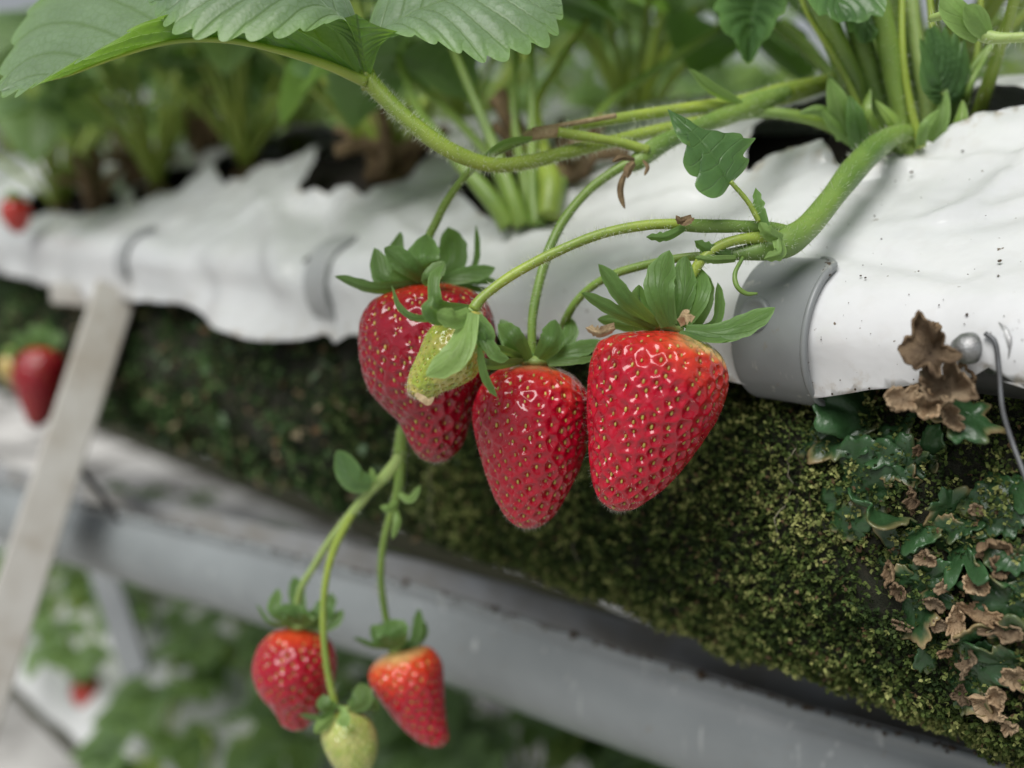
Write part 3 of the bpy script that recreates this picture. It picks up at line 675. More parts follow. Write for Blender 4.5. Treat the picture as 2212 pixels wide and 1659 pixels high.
    for i in range(ns):
        if tf[i0[i]*nu] < .05: continue
        n_ = sn[i]; la_ = unit(A3-n_*np.dot(A3, n_)); sa = np.cross(n_, la_)
        c = sp[i]-n_*depth*.74*min(1, tt_[i0[i]]*9, (1-tt_[i0[i]])*22)
        f_ = g.random(); cc_ = np.array(seedcol[0])*(1-f_)+np.array(seedcol[1])*f_
        rs = seedsize*g.uniform(.75, 1.15)
        vv = c+rs*(unitv[:, :1]*.00036*sa+unitv[:, 1:2]*.00030*n_+unitv[:, 2:]*(.00062*(1-.15*unitv[:, 2:]))*la_)
        mbs.add(vv, fs, cc_)
    so = mbs.build('seeds', M_seed, mk_); so['kind'] = 'stuff'
    # fine fuzz
    if spacing < .0045 and nu > 150:
        hv, hf = [], []; nh = 1500; ii = g.integers(6, nv-3, nh); jj = g.integers(0, nu, nh); b = vf2.reshape(nv, nu, 3)[ii, jj]; nn0 = nr[ii, jj]
        dr = unit(nn0+g.normal(0, .35, (nh, 3))+A3*.4); L = g.uniform(.0006, .0013, (nh, 1)); w = unit(np.cross(dr, g.normal(0, 1, (nh, 3))))*.000018
        hv = np.stack([b-w, b+w, b+dr*L], 1).reshape(-1, 3); h_ = mk('fuzz', hv, np.arange(nh*3).reshape(-1, 3), M_hair, mk_); h_['kind'] = 'stuff'
    # calyx hub and sepals
    hu, hv_ = hub or tuple(top); hp = P(hu, hv_, d)
    n1, m1 = 8, 20; vv = []
    r0 = rx.max()*.26*px
    for a in np.linspace(.02, np.pi-.02, n1):
        for b in np.linspace(0, 2*np.pi, m1, endpoint=False): vv.append(hp+r0*math.sin(a)*(math.cos(b)*X3+math.sin(b)*Z3)-A3*r0*.42*math.cos(a))
    cal = mk('calyx', vv, grid_faces(n1, m1, True), smat and M_palestem or M_palestem, root)
    for i, s in enumerate(sepals):
        pts, wpx, roll = s[:3]; mat = s[3] if len(s) > 3 else (smat or M_sepal)
        pts = [(a, b, d+c) for a, b, c in pts]
        ribbon(pts, wpx, roll, mat=mat, parent=cal, seed=i, notch=.06, cup=.3, wide=wide)
    return root
red = np.array([.44, .003, .022]); deep = np.array([.27, .002, .015]); orange = np.array([.72, .075, .015]); pale = np.array([.62, .50, .20])
def lerp(a, b, f): f = np.asarray(f)[:, None]; return a*(1-f)+b*f
def cols_A(t, x, h, v):
    n = fbm(v, 90, 2)*.12
    f = np.clip(sm((.30-t+.16*np.maximum(x, 0)+n)/.34), 0, 1)*(.55+.45*sm((x+.6)/1.2)); c = lerp(red, orange, f*.85)
    p = sm((.10-t+.11*np.maximum(x-.1, 0)+n*.3)/.08)*sm((x+.3)/.7); c = lerp(c, pale, p*.85)
    return c*(1-.0*h)[:, None]
def cols_B(t, x, h, v):
    n = fbm(v, 90, 2)*.12; f = sm((.24-t+n)/.26)*(.45+.4*np.maximum(x, -.2)); c = lerp(red*.92, orange, f*.75)
    p = sm((.06-t)/.06)*.6; return lerp(c, pale, p*.5)
def cols_C(t, x, h, v):
    n = fbm(v, 80, 2)*.1; f = sm((.13-t+n*.3)/.13); return lerp(deep*.95, np.array([.5, .03, .01]), f*.8)
def cols_G(t, x, h, v):
    n = fbm(v, 220, 3); c = lerp(np.array([.33, .42, .09]), np.array([.46, .48, .16]), sm(.5+n)); return lerp(c, np.array([.30, .16, .04]), sm((t-.93)/.06))
def cols_D(t, x, h, v):
    n = fbm(v, 260, 3); c = lerp(np.array([.30, .37, .05]), np.array([.47, .42, .11]), sm(.35+n)); return lerp(c, np.array([.30, .16, .05]), sm((t-.95)/.05))
def cols_E(t, x, h, v):
    f = sm((.16-t)/.16); return lerp(red*.85, orange, f*.9)
def cols_F(t, x, h, v):
    n = fbm(v, 80, 2)*.12; f = sm((.42-t+n)/.45); c = lerp(red*.95, orange*1.05, f); p = sm((.11-t+n*.3+.04*np.minimum(x, 0))/.09); return lerp(c, pale, p*.8)
def cols_H(t, x, h, v): return lerp(deep, orange, sm((.1-t)/.1)*.6)

berry('big bright red strawberry beside the grey clip, its right shoulder orange',
  [(1288,745),(1273,790),(1267,870),(1270,950),(1275,1020),(1291,1075),(1320,1100),(1350,1104),(1388,1090),(1450,1040),(1510,965),(1550,900),(1570,840),(1568,795),(1550,762),(1515,735),(1470,720),(1420,713),(1350,718),(1312,728)],
  (1425, 716), (1345, 1103), .250, cols_A, nu=300, nv=280, seed=4, hub=(1440, 706), depth=.0011, sepals=[
  ([(1415,712,-.004),(1340,680,-.008),(1255,632,-.008)], 34, 35), ([(1420,708,-.004),(1350,650,-.012),(1292,570,-.012)], 46, 40),
  ([(1440,704,.004),(1385,655,.003),(1380,615,.002)], 40, 10), ([(1446,706,-.006),(1424,620,-.010),(1446,540,-.004)], 66, 8),
  ([(1460,706,-.004),(1478,630,-.006),(1482,552,-.001)], 60, -12), ([(1475,706,-.002),(1512,640,-.005),(1515,580,.001)], 40, 30),
  ([(1490,708,.002),(1545,690,.001),(1550,610,.004)], 34, 60), ([(1480,712,-.004),(1570,712,-.008),(1675,664,-.006)], 56, 30),
  ([(1470,714,-.005),(1540,728,-.008),(1600,715,-.006)], 36, 60), ([(1430,712,.006),(1350,700,.010),(1290,690,.012)], 40, 30), ([(1500,708,.004),(1520,650,.008),(1525,590,.010)], 40, 20)])
berry('red strawberry hanging in the middle between the two biggest berries, half behind its neighbour',
  [(1023,870),(1020,910),(1030,960),(1050,1030),(1075,1090),(1105,1130),(1140,1142),(1170,1135),(1200,1110),(1230,1060),(1258,1000),(1272,940),(1276,880),(1265,840),(1230,805),(1180,790),(1130,788),(1080,797),(1042,828)],
  (1155, 790), (1140, 1142), .268, cols_B, nu=280, nv=260, seed=9, hub=(1158, 782), sepals=[
  ([(1135,780,-.004),(1085,760,-.010),(1020,750,-.012)], 30, 50), ([(1140,780,-.005),(1105,730,-.011),(1075,700,-.006)], 50, 15),
  ([(1145,780,-.002),(1105,740,.002),(1080,690,.006)], 48, 20),([(1165,776,-.006),(1195,735,-.010),(1200,690,-.004)], 56, -15),
  ([(1180,778,.004),(1225,730,.004),(1232,685,.008)], 40, 20), ([(1180,780,-.004),(1235,755,-.006),(1300,735,-.004)], 44, 35),
  ([(1185,784,-.006),(1240,775,-.008),(1290,770,-.006)], 30, 50), ([(1130,782,-.006),(1060,790,-.013),(1020,770,-.014)], 30, 40)])
berry('darkest big red strawberry, leafy green cap, behind the small unripe one',
  [(780,690),(775,730),(778,780),(795,840),(828,880),(860,912),(885,960),(910,990),(940,1000),(975,990),(1000,960),(1018,910),(1032,860),(1058,800),(1072,740),(1068,690),(1050,650),(1015,625),(960,612),(900,615),(840,632),(800,655)],
  (925, 617), (945, 1000), .283, cols_C, nu=300, nv=270, seed=17, hub=(925, 606), spacing=.0038, depth=.00105, sepals=[
  ([(905,614,-.006),(810,625,-.010),(722,597,-.008)], 34, 45), ([(905,608,-.006),(830,600,-.010),(808,535,-.006)], 50, 15),
  ([(915,608,.002),(845,580,.002),(865,500,.005)], 44, 25), ([(915,606,-.008),(880,575,-.012),(830,535,-.012)], 52, 20),
  ([(925,606,-.006),(912,560,-.012),(920,505,-.006)], 72, 5), ([(940,604,.004),(975,560,.004),(968,490,.008)], 66, 8),
  ([(950,606,-.003),(1000,590,-.004),(1070,578,-.002)], 48, 35), ([(955,608,.003),(1020,600,.004),(1075,605,.004)], 36, 50),
  ([(950,606,.006),(1020,575,.008),(1028,485,.010)], 26, 55), ([(955,610,.002),(1030,620,.003),(1075,632,.002)], 30, 55), ([(935,612,-.012),(925,600,-.017),(960,565,-.016)], 40, 15)])
berry('small unripe green strawberry with a withered brown tip in front of the darkest berry',
  [(1015,668),(970,680),(925,715),(902,765),(884,805),(879,838),(892,858),(922,866),(958,848),(1000,832),(1032,808),(1048,762),(1050,710),(1040,675)],
  (1028, 676), (888, 856), .243, cols_D, nu=190, nv=180, spacing=.0021, depth=.0004, seed=23, hub=(1018, 672), group='unripe green strawberries', seedcol=((.30, .26, .04), (.50, .45, .09)), seedsize=.75, smat=M_palesepal, sepals=[
  ([(1018,672,-.010),(985,690,-.016),(942,676,-.018)], 44, 10, M_palesepal), ([(1018,674,-.012),(985,760,-.018),(920,812,-.017)], 64, -15, M_palesepal),
  ([(1012,668,-.009),(950,690,-.016),(918,668,-.019),(935,640,-.018)], 34, 30, M_sepal), ([(1012,668,-.004),(945,660,-.012),(935,600,-.011),(958,570,-.008)], 34, 30, M_sepal),
  ([(1005,670,-.006),(910,690,-.012),(862,665,-.012),(845,615,-.012)], 20, 40, M_sepal), ([(1028,678,-.008),(1048,720,-.012),(1050,760,-.010)], 50, 20, M_sepal),
  ([(1030,700,-.010),(1070,760,-.012),(1100,775,-.010)], 36, 30, M_sepal), ([(1036,750,-.012),(1048,810,-.014),(1074,858,-.012)], 22, 35, M_sepal)])
ribbon([(898,850,.229),(915,862,.227),(925,868,.227),(938,858,.226)], 16, 20, mat=M_tan, name='withered_tip', parent=[o for o in col.objects if o.get('label', '').startswith('small unripe green')][0])
berry('dark red strawberry with a small knobbed tip, lower left of the hanging truss',
  [(550,1420),(547,1450),(560,1490),(583,1520),(600,1545),(612,1566),(640,1578),(664,1570),(688,1540),(713,1500),(727,1445),(720,1400),(692,1370),(640,1358),(592,1365),(562,1390)],
  (645, 1362), (640, 1578), .335, cols_E, nu=150, nv=140, seed=31, hub=(645, 1352), sepals=[
  ([(630,1355,-.004),(580,1345,-.006),(553,1305,-.004)], 18, 40), ([(630,1350,-.006),(590,1320,-.009),(600,1270,-.004)], 34, 20),
  ([(640,1350,-.007),(625,1330,-.011),(600,1318,-.010)], 44, 20), ([(648,1352,-.007),(650,1325,-.012),(660,1312,-.011)], 64, 10),
  ([(655,1350,-.004),(695,1330,-.006),(690,1295,-.003)], 50, -10), ([(660,1350,-.003),(710,1345,-.004),(742,1318,-.002)], 34, 30),
  ([(650,1348,.004),(640,1300,.006),(635,1245,.008)], 40, 15), ([(655,1348,.004),(705,1310,.006),(715,1280,.008)], 34, 15)])
berry('orange shouldered red strawberry tapering to a bent tip, lower right of the hanging truss',
  [(797,1452),(801,1478),(830,1522),(860,1560),(890,1590),(920,1608),(950,1613),(969,1596),(966,1570),(962,1530),(960,1480),(954,1430),(930,1402),(890,1398),(840,1413),(810,1430)],
  (868, 1404), (946, 1612), .335, cols_F, nu=150, nv=140, seed=37, hub=(858, 1400), sepals=[
  ([(845,1402,-.004),(800,1395,-.006),(762,1378,-.004)], 22, 40), ([(848,1400,-.005),(820,1380,-.008),(800,1352,-.006)], 44, 20),
  ([(855,1398,-.007),(845,1370,-.012),(838,1338,-.008)], 74, 5), ([(870,1398,-.002),(895,1380,0),(905,1315,.002)], 28, 25), ([(872,1400,0),(910,1375,.003),(918,1342,.004)], 22, 40), ([(850,1400,.006),(835,1370,.008),(825,1345,.008)], 44, 5)])
berry('pale green unripe strawberry at the bottom of the hanging truss, cut by the frame',
  [(700,1570),(694,1592),(708,1630),(730,1662),(770,1692),(802,1662),(816,1622),(812,1582),(790,1550),(750,1534),(715,1545)],
  (745, 1538), (772, 1690), .322, cols_G, nu=150, nv=130, spacing=.0024, depth=.0005, seed=41, hub=(742, 1532), group='unripe green strawberries', seedcol=((.5, .5, .15), (.65, .65, .25)), sepals=[
  ([(728,1532,-.004),(700,1525,-.006),(697,1500,-.004)], 36, 10, M_sepal), ([(722,1538,-.005),(690,1555,-.008),(645,1545,-.008)], 24, 35), ([(722,1542,-.005),(700,1565,-.008),(680,1585,-.008)], 32, 20, M_palesepal),
  ([(755,1530,-.003),(780,1515,-.004),(780,1475,-.002)], 46, 0, M_sepal), ([(765,1535,0),(800,1520,.002),(820,1535,.004)], 30, 20), ([(738,1532,-.008),(735,1545,-.013),(750,1570,-.014)], 34, 0, M_palesepal)])
berry('blurred dark red strawberry hanging behind the metal leg at the left edge',
  [(34,792),(30,822),(42,860),(54,890),(64,915),(85,921),(106,905),(122,870),(137,822),(140,782),(122,756),(82,750),(50,762)],
  (86, 752), (84, 920), .60, cols_H, nu=90, nv=80, seed=43, hub=(86, 748), spacing=.004, sepals=[
  ([(80,750,-.004),(45,740,-.006),(25,720,-.004)], 30, 20), ([(86,748,-.006),(75,725,-.008),(60,705,-.006)], 34, 10), ([(92,748,-.004),(115,735,-.006),(130,715,-.004)], 34, 10), ([(86,748,.004),(95,720,.006),(100,700,.006)], 34, 10)])

# ---------------------------------------------------------------- stems
def hairs(parent, path, rad, n, L0=.0018, name='stalk_hairs'):
    p = np.asarray(path); rad = np.broadcast_to(rad, (len(p),)); t = unit(np.gradient(p, axis=0))
    k = rng.uniform(0, len(p)-1.001, n); i = k.astype(int); f = (k-i)[:, None]; c = p[i]*(1-f)+p[i+1]*f; rr = rad[i][:, None]
    nrm = unit(np.cross(t[i], rng.normal(0, 1, (n, 3)))); dr = unit(nrm+rng.normal(0, .25, (n, 3)))
    b = c+nrm*rr*.95; L = L0*rng.uniform(.5, 1.3, (n, 1)); w = unit(np.cross(dr, rng.normal(0, 1, (n, 3))))*.00005
    o = mk(name, np.stack([b-w, b+w, b+dr*L], 1).reshape(-1, 3), np.arange(n*3).reshape(-1, 3), M_hair, parent); o['kind'] = 'stuff'
def stem(name, pts, mat, parent, hair=0, n=None, seg=14):
    """pts: (u, v, distance, width in px)"""
    n = n or max(24, len(pts)*9); q = spline(np.array(pts, float), n); p = Ps(q); rad = q[:, 3]/2*q[:, 2]/FPX
    o = tube_obj(name, p, rad, mat, parent, seg, wob=.04)
    if hair: hairs(o, p, rad, hair)
    return o
plant = thing('strawberry_plant', 'large strawberry plant at the upper right whose fruit stalks carry the ripe berries', 'strawberry plant', P(1930, 300, .32))
# crown and leaf stalks
stem('leaf_stalk', [(1900,330,.315,52),(1858,230,.312,50),(1818,120,.30,46),(1775,20,.29,42),(1750,-40,.285,40)], M_stem, plant, 300)
stem('leaf_stalk', [(1975,335,.31,44),(1955,230,.305,40),(1938,120,.30,38),(1925,0,.295,36),(1920,-60,.29,36)], M_stem, plant, 300)
stem('leaf_stalk', [(2000,330,.312,40),(1985,240,.312,36),(1972,120,.31,34),(1962,0,.31,32),(1960,-60,.31,32)], M_stem, plant, 200)
stem('leaf_stalk', [(2020,320,.30,30),(1990,260,.303,40),(1905,110,.318,36),(1870,0,.325,30)], M_stem, plant, 200)
stem('leaf_stalk', [(2085,330,.315,34),(2112,250,.305,32),(2145,150,.29,27),(2180,40,.275,24),(2205,-50,.265,22)], M_stemy, plant, 220)
stem('leaf_stalk', [(2065,300,.32,14),(2090,200,.30,13),(2130,120,.30,12),(2180,40,.30,12)], M_stem, plant, 100)
stem('leaf_stalk', [(1900,310,.325,30),(1850,230,.33,22),(1790,160,.335,18),(1720,95,.335,16),(1660,40,.33,15),(1640,-20,.33,15)], M_stem, plant, 150)
stem('leaf_stalk', [(1890,300,.335,24),(1820,190,.345,18),(1740,90,.35,16),(1690,45,.35,15)], M_stem, plant, 100)
stem('leaf_stalk', [(1910,330,.318,40),(1860,312,.310,30),(1800,275,.304,27),(1730,252,.300,25),(1640,244,.300,22),(1540,262,.296,20),(1430,283,.288,20)], M_stem, plant, 300)
stem('leaf_stalk', [(1925,335,.308,62),(1905,240,.304,56),(1872,130,.300,48),(1838,20,.297,42),(1820,-50,.296,40)], M_stemd, plant, 200)
stem('leaf_stalk', [(1962,338,.300,54),(1946,240,.297,50),(1925,130,.293,46),(1905,20,.290,42),(1898,-50,.288,40)], M_stem, plant, 300)
stem('leaf_stalk', [(2010,335,.303,46),(2008,260,.300,42),(1996,180,.300,36),(1978,80,.300,30),(1965,-40,.30,28)], M_palestem, plant, 200)
stem('leaf_stalk', [(2040,330,.312,30),(2062,240,.306,24),(2100,150,.302,18),(2150,90,.30,16)], M_stemd, plant, 100)
for pts, w, roll, m_ in [([(1838,300,.296),(1815,230,.289),(1790,168,.288)], 54, 15, M_palesepal), ([(1865,320,.294),(1850,250,.287),(1835,205,.288)], 46, 10, M_sepal), ([(1815,265,.296),(1770,240,.292),(1725,245,.293)], 26, 30, M_palesepal)]:
    ribbon(pts, w, roll, mat=m_, parent=plant, name='stipule', cup=.6, base=.95, wide=.12)
for a in ([(1880,320,.30,18),(1850,220,.297,15),(1800,120,.295,13),(1745,30,.293,12),(1720,-40,.293,12)], [(1990,320,.294,20),(1965,220,.292,17),(1950,110,.29,15),(1948,-40,.29,14)], [(2025,320,.298,20),(2030,220,.296,17),(2020,120,.295,15),(2005,-30,.295,14)], [(2060,320,.312,18),(2085,230,.308,15),(2110,120,.306,13),(2120,-30,.305,12)]):
    stem('leaf_stalk', a, M_stemy, plant, 100)
stem('crown', [(1950,380,.33,130),(1950,330,.325,150),(1945,300,.32,120),(1940,270,.318,60)], M_stemd, plant, 0)
for i, (pts, w, roll) in enumerate([([(1830,260,.30),(1805,200,.295),(1790,160,.292)], 40, 30), ([(1850,310,.298),(1800,270,.292),(1775,235,.29)], 34, 20), ([(1920,320,.297),(1870,250,.29),(1880,190,.292)], 40, 40),
    ([(2010,320,.296),(2035,250,.292),(2045,190,.295)], 46, 20), ([(2050,310,.297),(2075,260,.293),(2080,215,.295)], 40, 30), ([(1990,320,.293),(2000,270,.288),(2030,235,.29)], 30, 10), ([(1960,320,.295),(1930,260,.29),(1890,215,.291)], 36, 10)]):
    ribbon(pts, w*.8, roll, mat=M_palesepal if i % 2 else M_stem, parent=plant, name='stipule', cup=.5, base=.85, wide=.15)
# leaves of this plant
def pleaf(name, mid, e1, e2, mat, parent, swap=False, **k):
    if swap: e1, e2 = e2, e1
    a = dict(nt=90, nw=8, teeth=9, tooth=.0028, pleat=.0006, nv=8, bulge=.06); a.update(k)
    return blade_obj(name, Ps(mid), Ps(e1), Ps(e2), mat, parent, **a)
pleaf('leaf', [(1640,-40,.325),(1622,60,.315),(1616,138,.312)], [(1640,-40,.325),(1560,-5,.312),(1560,45,.305),(1590,90,.307),(1616,138,.312)], [(1640,-40,.325),(1700,-20,.31),(1670,50,.30),(1640,100,.305),(1616,138,.312)], M_darkleaf, plant, teeth=6, pleat=.001)
pleaf('leaf', [(1790,-60,.29),(1810,0,.28),(1830,46,.278)], [(1790,-60,.29),(1735,-30,.28),(1770,20,.275),(1830,46,.278)], [(1790,-60,.29),(1900,-30,.28),(1890,25,.277),(1830,46,.278)], M_darkleaf, plant, teeth=5)
pleaf('leaf', [(1870,-40,.30),(1865,40,.295),(1870,95,.293)], [(1870,-40,.30),(1835,10,.293),(1840,60,.29),(1870,95,.293)], [(1870,-40,.30),(1900,10,.293),(1895,60,.29),(1870,95,.293)], M_leaf, plant, teeth=5)
pleaf('leaf', [(2040,240,.30),(2030,160,.292),(2010,60,.29)], [(2040,240,.30),(2000,200,.286),(1990,120,.284),(2010,60,.29)], [(2040,240,.30),(2090,190,.30),(2085,110,.298),(2010,60,.29)], M_darkleaf, plant, swap=True, teeth=6, pleat=.001)
stem('leaf_stalk', [(1915,340,.312,60),(1872,260,.31,64),(1838,170,.302,56),(1800,80,.296,48),(1770,0,.29,44),(1750,-60,.288,44)], M_stem, plant, 200)
# large leaf at the upper left: three leaflets on a long hairy stalk
stem('leaf_stalk', [(1800,180,.318,24),(1700,212,.309,24),(1600,236,.300,25),(1480,268,.290,26),(1360,296,.282,27),(1240,325,.275,29),(1130,352,.268,31),(1050,354,.264,33),(960,318,.261,36),(880,258,.260,38),(830,210,.260,38),(795,172,.260,40)], M_stemy, plant, 3600, n=110)
leafr = mk('leaf', *(lambda v, f: (v, f))(*blob(P(793, 172, .2605), .0026, 5)), M_stemy, plant)
pleaf('leaflet', [(790,180,.260),(700,137,.257),(600,106,.255),(500,86,.254),(400,85,.254),(320,100,.2545),(225,131,.255),(150,160,.256),(90,175,.257),(3,198,.258)],
   [(790,174,.260),(700,95,.252),(600,50,.246),(480,20,.243),(350,36,.242),(270,75,.243),(210,107,.244),(152,134,.246),(102,165,.249),(57,187,.253),(3,198,.258)],
   [(790,174,.260),(730,50,.272),(600,-50,.288),(400,-80,.295),(200,-60,.294),(85,0,.29),(35,95,.277),(10,160,.268),(3,198,.258)], M_bigleaf, leafr, swap=True, nt=180, nw=12, teeth=14, tooth=.0055, pleat=.0011, nv=9, bulge=.04, seed=3, droop=.5, sharp=False)
pleaf('leaflet', [(788,168,.259),(745,60,.250),(640,-30,.247),(480,-50,.247),(360,-25,.249),(318,-12,.251)],
   [(788,168,.259),(752,50,.246),(690,52,.239),(600,66,.235),(480,66,.234),(390,50,.236),(318,-12,.251)],
   [(788,168,.259),(740,-20,.262),(600,-140,.275),(450,-150,.275),(360,-80,.262),(318,-12,.251)], M_bigleaf, leafr, swap=True, nt=150, nw=10, teeth=12, tooth=.0030, pleat=.0008, nv=9, bulge=.10, seed=5, droop=.35, sharp=False)
pleaf('leaflet', [(796,150,.259),(815,85,.257),(880,35,.256),(980,-5,.257),(1090,-25,.259),(1215,10,.262)],
   [(796,150,.259),(812,80,.252),(880,72,.247),(960,92,.245),(1040,118,.245),(1110,100,.247),(1180,72,.252),(1215,10,.262)],
   [(796,150,.259),(800,40,.264),(860,-50,.272),(1000,-110,.28),(1150,-90,.277),(1215,10,.262)], M_bigleaf, leafr, nt=150, nw=10, teeth=11, tooth=.0030, pleat=.0008, nv=9, bulge=.09, seed=8, droop=.35, sharp=False)
pleaf('leaflet', [(795,168,.2595),(782,110,.254),(770,30,.249)], [(790,165,.259),(765,100,.254),(690,46,.247)], [(800,165,.259),(822,100,.254),(872,70,.249)], M_bigleaf, leafr, nt=60, nw=9, teeth=4, tooth=.002, pleat=.0004, bulge=-.18, seed=12)
stem('midrib', [(792,178,.2585,24),(700,138,.2555,20),(600,108,.2535,16),(500,88,.2525,14),(400,87,.2525,11),(320,102,.253,9),(225,133,.2535,7),(150,162,.2545,5),(90,177,.2555,3)], M_stemy, leafr)
stem('leaf_stem', [(788,178,.262,20),(730,120,.266,16),(660,60,.272,12)], M_palestem, leafr)
# upper truss (broken dry stalk, carries the dark berry and the middle one)
t1 = stem('fruit_stalk', [(1800,172,.316,30),(1700,195,.307,36),(1600,222,.298,34),(1500,232,.291,27),(1400,246,.286,24),(1280,265,.281,25),(1180,285,.277,27),(1140,292,.275,24)], M_stemy, plant, 1300, n=70)
tube_obj('dry_strip', spline(Ps([(1330,250,.2775),(1240,266,.2735),(1150,281,.270)]), 20), .0007, M_tan, t1, 8)
tube_obj('dry_end', spline(Ps([(1215,283,.2725),(1180,288,.271),(1146,292,.271),(1132,296,.272)]), 14), [.0009]+[.0015]*11+[.0013, .0007], M_tan, t1, 10)
stem('fruit_stalk', [(1160,290,.274,22),(1100,315,.271,17),(1050,342,.274,15),(1005,380,.278,16),(965,435,.281,17),(942,480,.283,18),(925,520,.284,18),(924,600,.284,16)], M_stem, plant, 500)
ribbon([(1150,300,.2685),(1090,312,.267),(1035,350,.267)], 26, 70, mat=M_palesepal, parent=t1, name='bract')
ribbon([(1600,228,.2935),(1535,195,.287),(1486,148,.285)], 30, 60, mat=M_palesepal, parent=t1, name='bract', cup=.6)
t2 = stem('fruit_stalk', [(1700,200,.305,30),(1640,220,.300,44),(1580,245,.294,42),(1500,278,.286,36),(1440,305,.280,38),(1400,330,.277,44),(1378,348,.2755,40),(1350,362,.2755,24)], M_stemd, plant, 900)
stem('fruit_stalk', [(1400,325,.274,22),(1340,308,.273,20),(1270,296,.272,21),(1205,285,.271,22)], M_stemy, t2, 200)
stem('fruit_stalk', [(1375,345,.275,22),(1330,368,.275,21),(1275,408,.275,20),(1225,465,.273,21),(1190,530,.271,22),(1165,610,.269,21),(1150,690,.268,20),(1150,775,.268,20)], M_stem, plant, 700)
for pts, w in [([(1372,345,.270),(1345,340,.266),(1322,350,.265)], 14), ([(1372,350,.269),(1360,365,.266),(1355,385,.266)], 22), ([(1390,345,.270),(1400,360,.268),(1392,380,.267)], 10)]:
    ribbon(pts, w, 20, mat=M_brown, parent=t2, name='bract', cup=.5)
ribbon([(1352,372,.268),(1342,410,.266),(1350,452,.266)], 18, 30, mat=M_brown, parent=t2, name='bract', cup=.4)
# lower truss
t3 = stem('fruit_stalk', [(1990,290,.300,40),(1940,290,.292,42),(1890,320,.282,54),(1840,372,.272,55),(1795,430,.264,52),(1745,490,.257,56),(1700,522,.2535,66),(1655,538,.252,50),(1590,548,.252,30),(1540,552,.253,22)], M_stemd, plant, 1200, n=80)
stem('fruit_stalk', [(1720,505,.255,30),(1660,492,.252,26),(1590,489,.2495,28),(1510,488,.2485,30),(1470,484,.248,30)], M_stemd, t3, 300)
stem('fruit_stalk', [(1480,484,.248,24),(1400,486,.2475,22),(1300,505,.247,22),(1200,545,.246,22),(1110,592,.2445,22),(1045,640,.243,22),(1022,670,.2425,28)], M_stemy, plant, 900)
stem('fruit_stalk', [(1680,515,.2515,34),(1620,514,.250,24),(1565,526,.2495,22),(1525,552,.2495,22),(1500,585,.250,22),(1470,650,.251,20),(1450,700,.251,22)], M_stemy, plant, 500)
stem('fruit_stalk', [(1560,552,.253,20),(1480,556,.256,19),(1400,571,.260,18),(1320,595,.264,18),(1260,635,.269,18),(1222,690,.275,18),(1190,780,.292,18),(1100,850,.303,18),(980,860,.308,20),(900,870,.310,22),(872,920,.309,24),(864,980,.309,30)], M_stem, plant, 700, n=90)
for i, (pts, w, m_) in enumerate([([(1655,505,.246),(1640,455,.246),(1632,405,.247)], 26, M_sepal), ([(1690,520,.246),(1660,505,.243),(1640,480,.243)], 30, M_palesepal), ([(1680,500,.246),(1690,545,.243),(1650,560,.244)], 34, M_palesepal), ([(1470,478,.245),(1480,480,.243),(1500,470,.243)], 14, M_brown), ([(1480,492,.246),(1440,512,.245),(1395,512,.245)], 22, M_sepal), ([(1580,556,.250),(1530,540,.248),(1500,520,.248)], 30, M_sepal), ([(1590,560,.250),(1540,562,.248),(1500,556,.248)], 20, M_palesepal), ([(1495,470,.244),(1470,478,.243),(1460,465,.243)], 16, M_brown)]):
    ribbon(pts, w, 25, mat=m_, parent=t3, name='bract', cup=.5, base=.8, notch=.2)
stem('tendril', [(1605,556,.250,8),(1588,590,.248,10),(1592,618,.247,11),(1612,634,.247,10),(1636,634,.247,5)], M_sepal if False else M_stemd, t3)
stem('leaf_stalk', [(1640,478,.247,13),(1615,435,.246,11),(1578,392,.245,10)], M_stemy, plant, 100)
small = pleaf('leaf', [(1577,398,.245),(1545,345,.243),(1505,295,.243),(1470,262,.244),(1442,236,.247)],
   [(1577,398,.245),(1560,421,.2405),(1537,428,.2385),(1510,414,.2375),(1501,397,.238),(1514,386,.2395),(1490,377,.238),(1476,354,.238),(1479,334,.239),(1493,322,.2405),(1471,305,.2405),(1457,283,.242),(1442,236,.247)],
   [(1577,398,.245),(1606,370,.247),(1618,346,.248),(1606,334,.247),(1632,299,.2495),(1610,302,.2485),(1598,288,.249),(1566,291,.247),(1535,288,.246),(1497,266,.246),(1442,236,.247)], M_darkleaf, plant, swap=True, nt=150, teeth=5, tooth=0, pleat=.00045, bulge=.05, nv=4)
# hanging truss
t4 = stem('fruit_stalk', [(868,930,.309,24),(862,985,.309,26),(838,1022,.310,26),(800,1060,.312,22),(755,1115,.316,21),(715,1165,.321,17),(680,1220,.327,15),(652,1268,.331,15),(642,1310,.333,16),(642,1345,.334,15)], M_palestem, plant, 300)
stem('fruit_stalk', [(760,1110,.315,18),(722,1185,.315,17),(703,1260,.316,15),(698,1350,.317,15),(706,1440,.318,15),(724,1525,.320,16)], M_stemy, t4, 200)
stem('fruit_stalk', [(866,960,.309,24),(864,1020,.310,24),(860,1060,.311,22),(845,1110,.314,18),(828,1175,.319,16),(823,1250,.325,15),(833,1330,.331,15),(850,1395,.334,14)], M_stem, plant, 200)
ribbon([(802,1045,.308),(760,1035,.306),(728,972,.306)], 60, 10, mat=M_leaf, parent=t4, name='bract')
for pts, w in [([(862,1065,.307),(885,1078,.305),(908,1048,.305)], 18), ([(858,1085,.307),(840,1100,.305),(820,1095,.305)], 22), ([(856,1100,.308),(858,1130,.306),(848,1165,.306)], 16), ([(810,1042,.307),(804,1025,.306),(800,1010,.306)], 14)]:
    ribbon(pts, w, 20, mat=M_palesepal, parent=t4, name='bract', cup=.4)
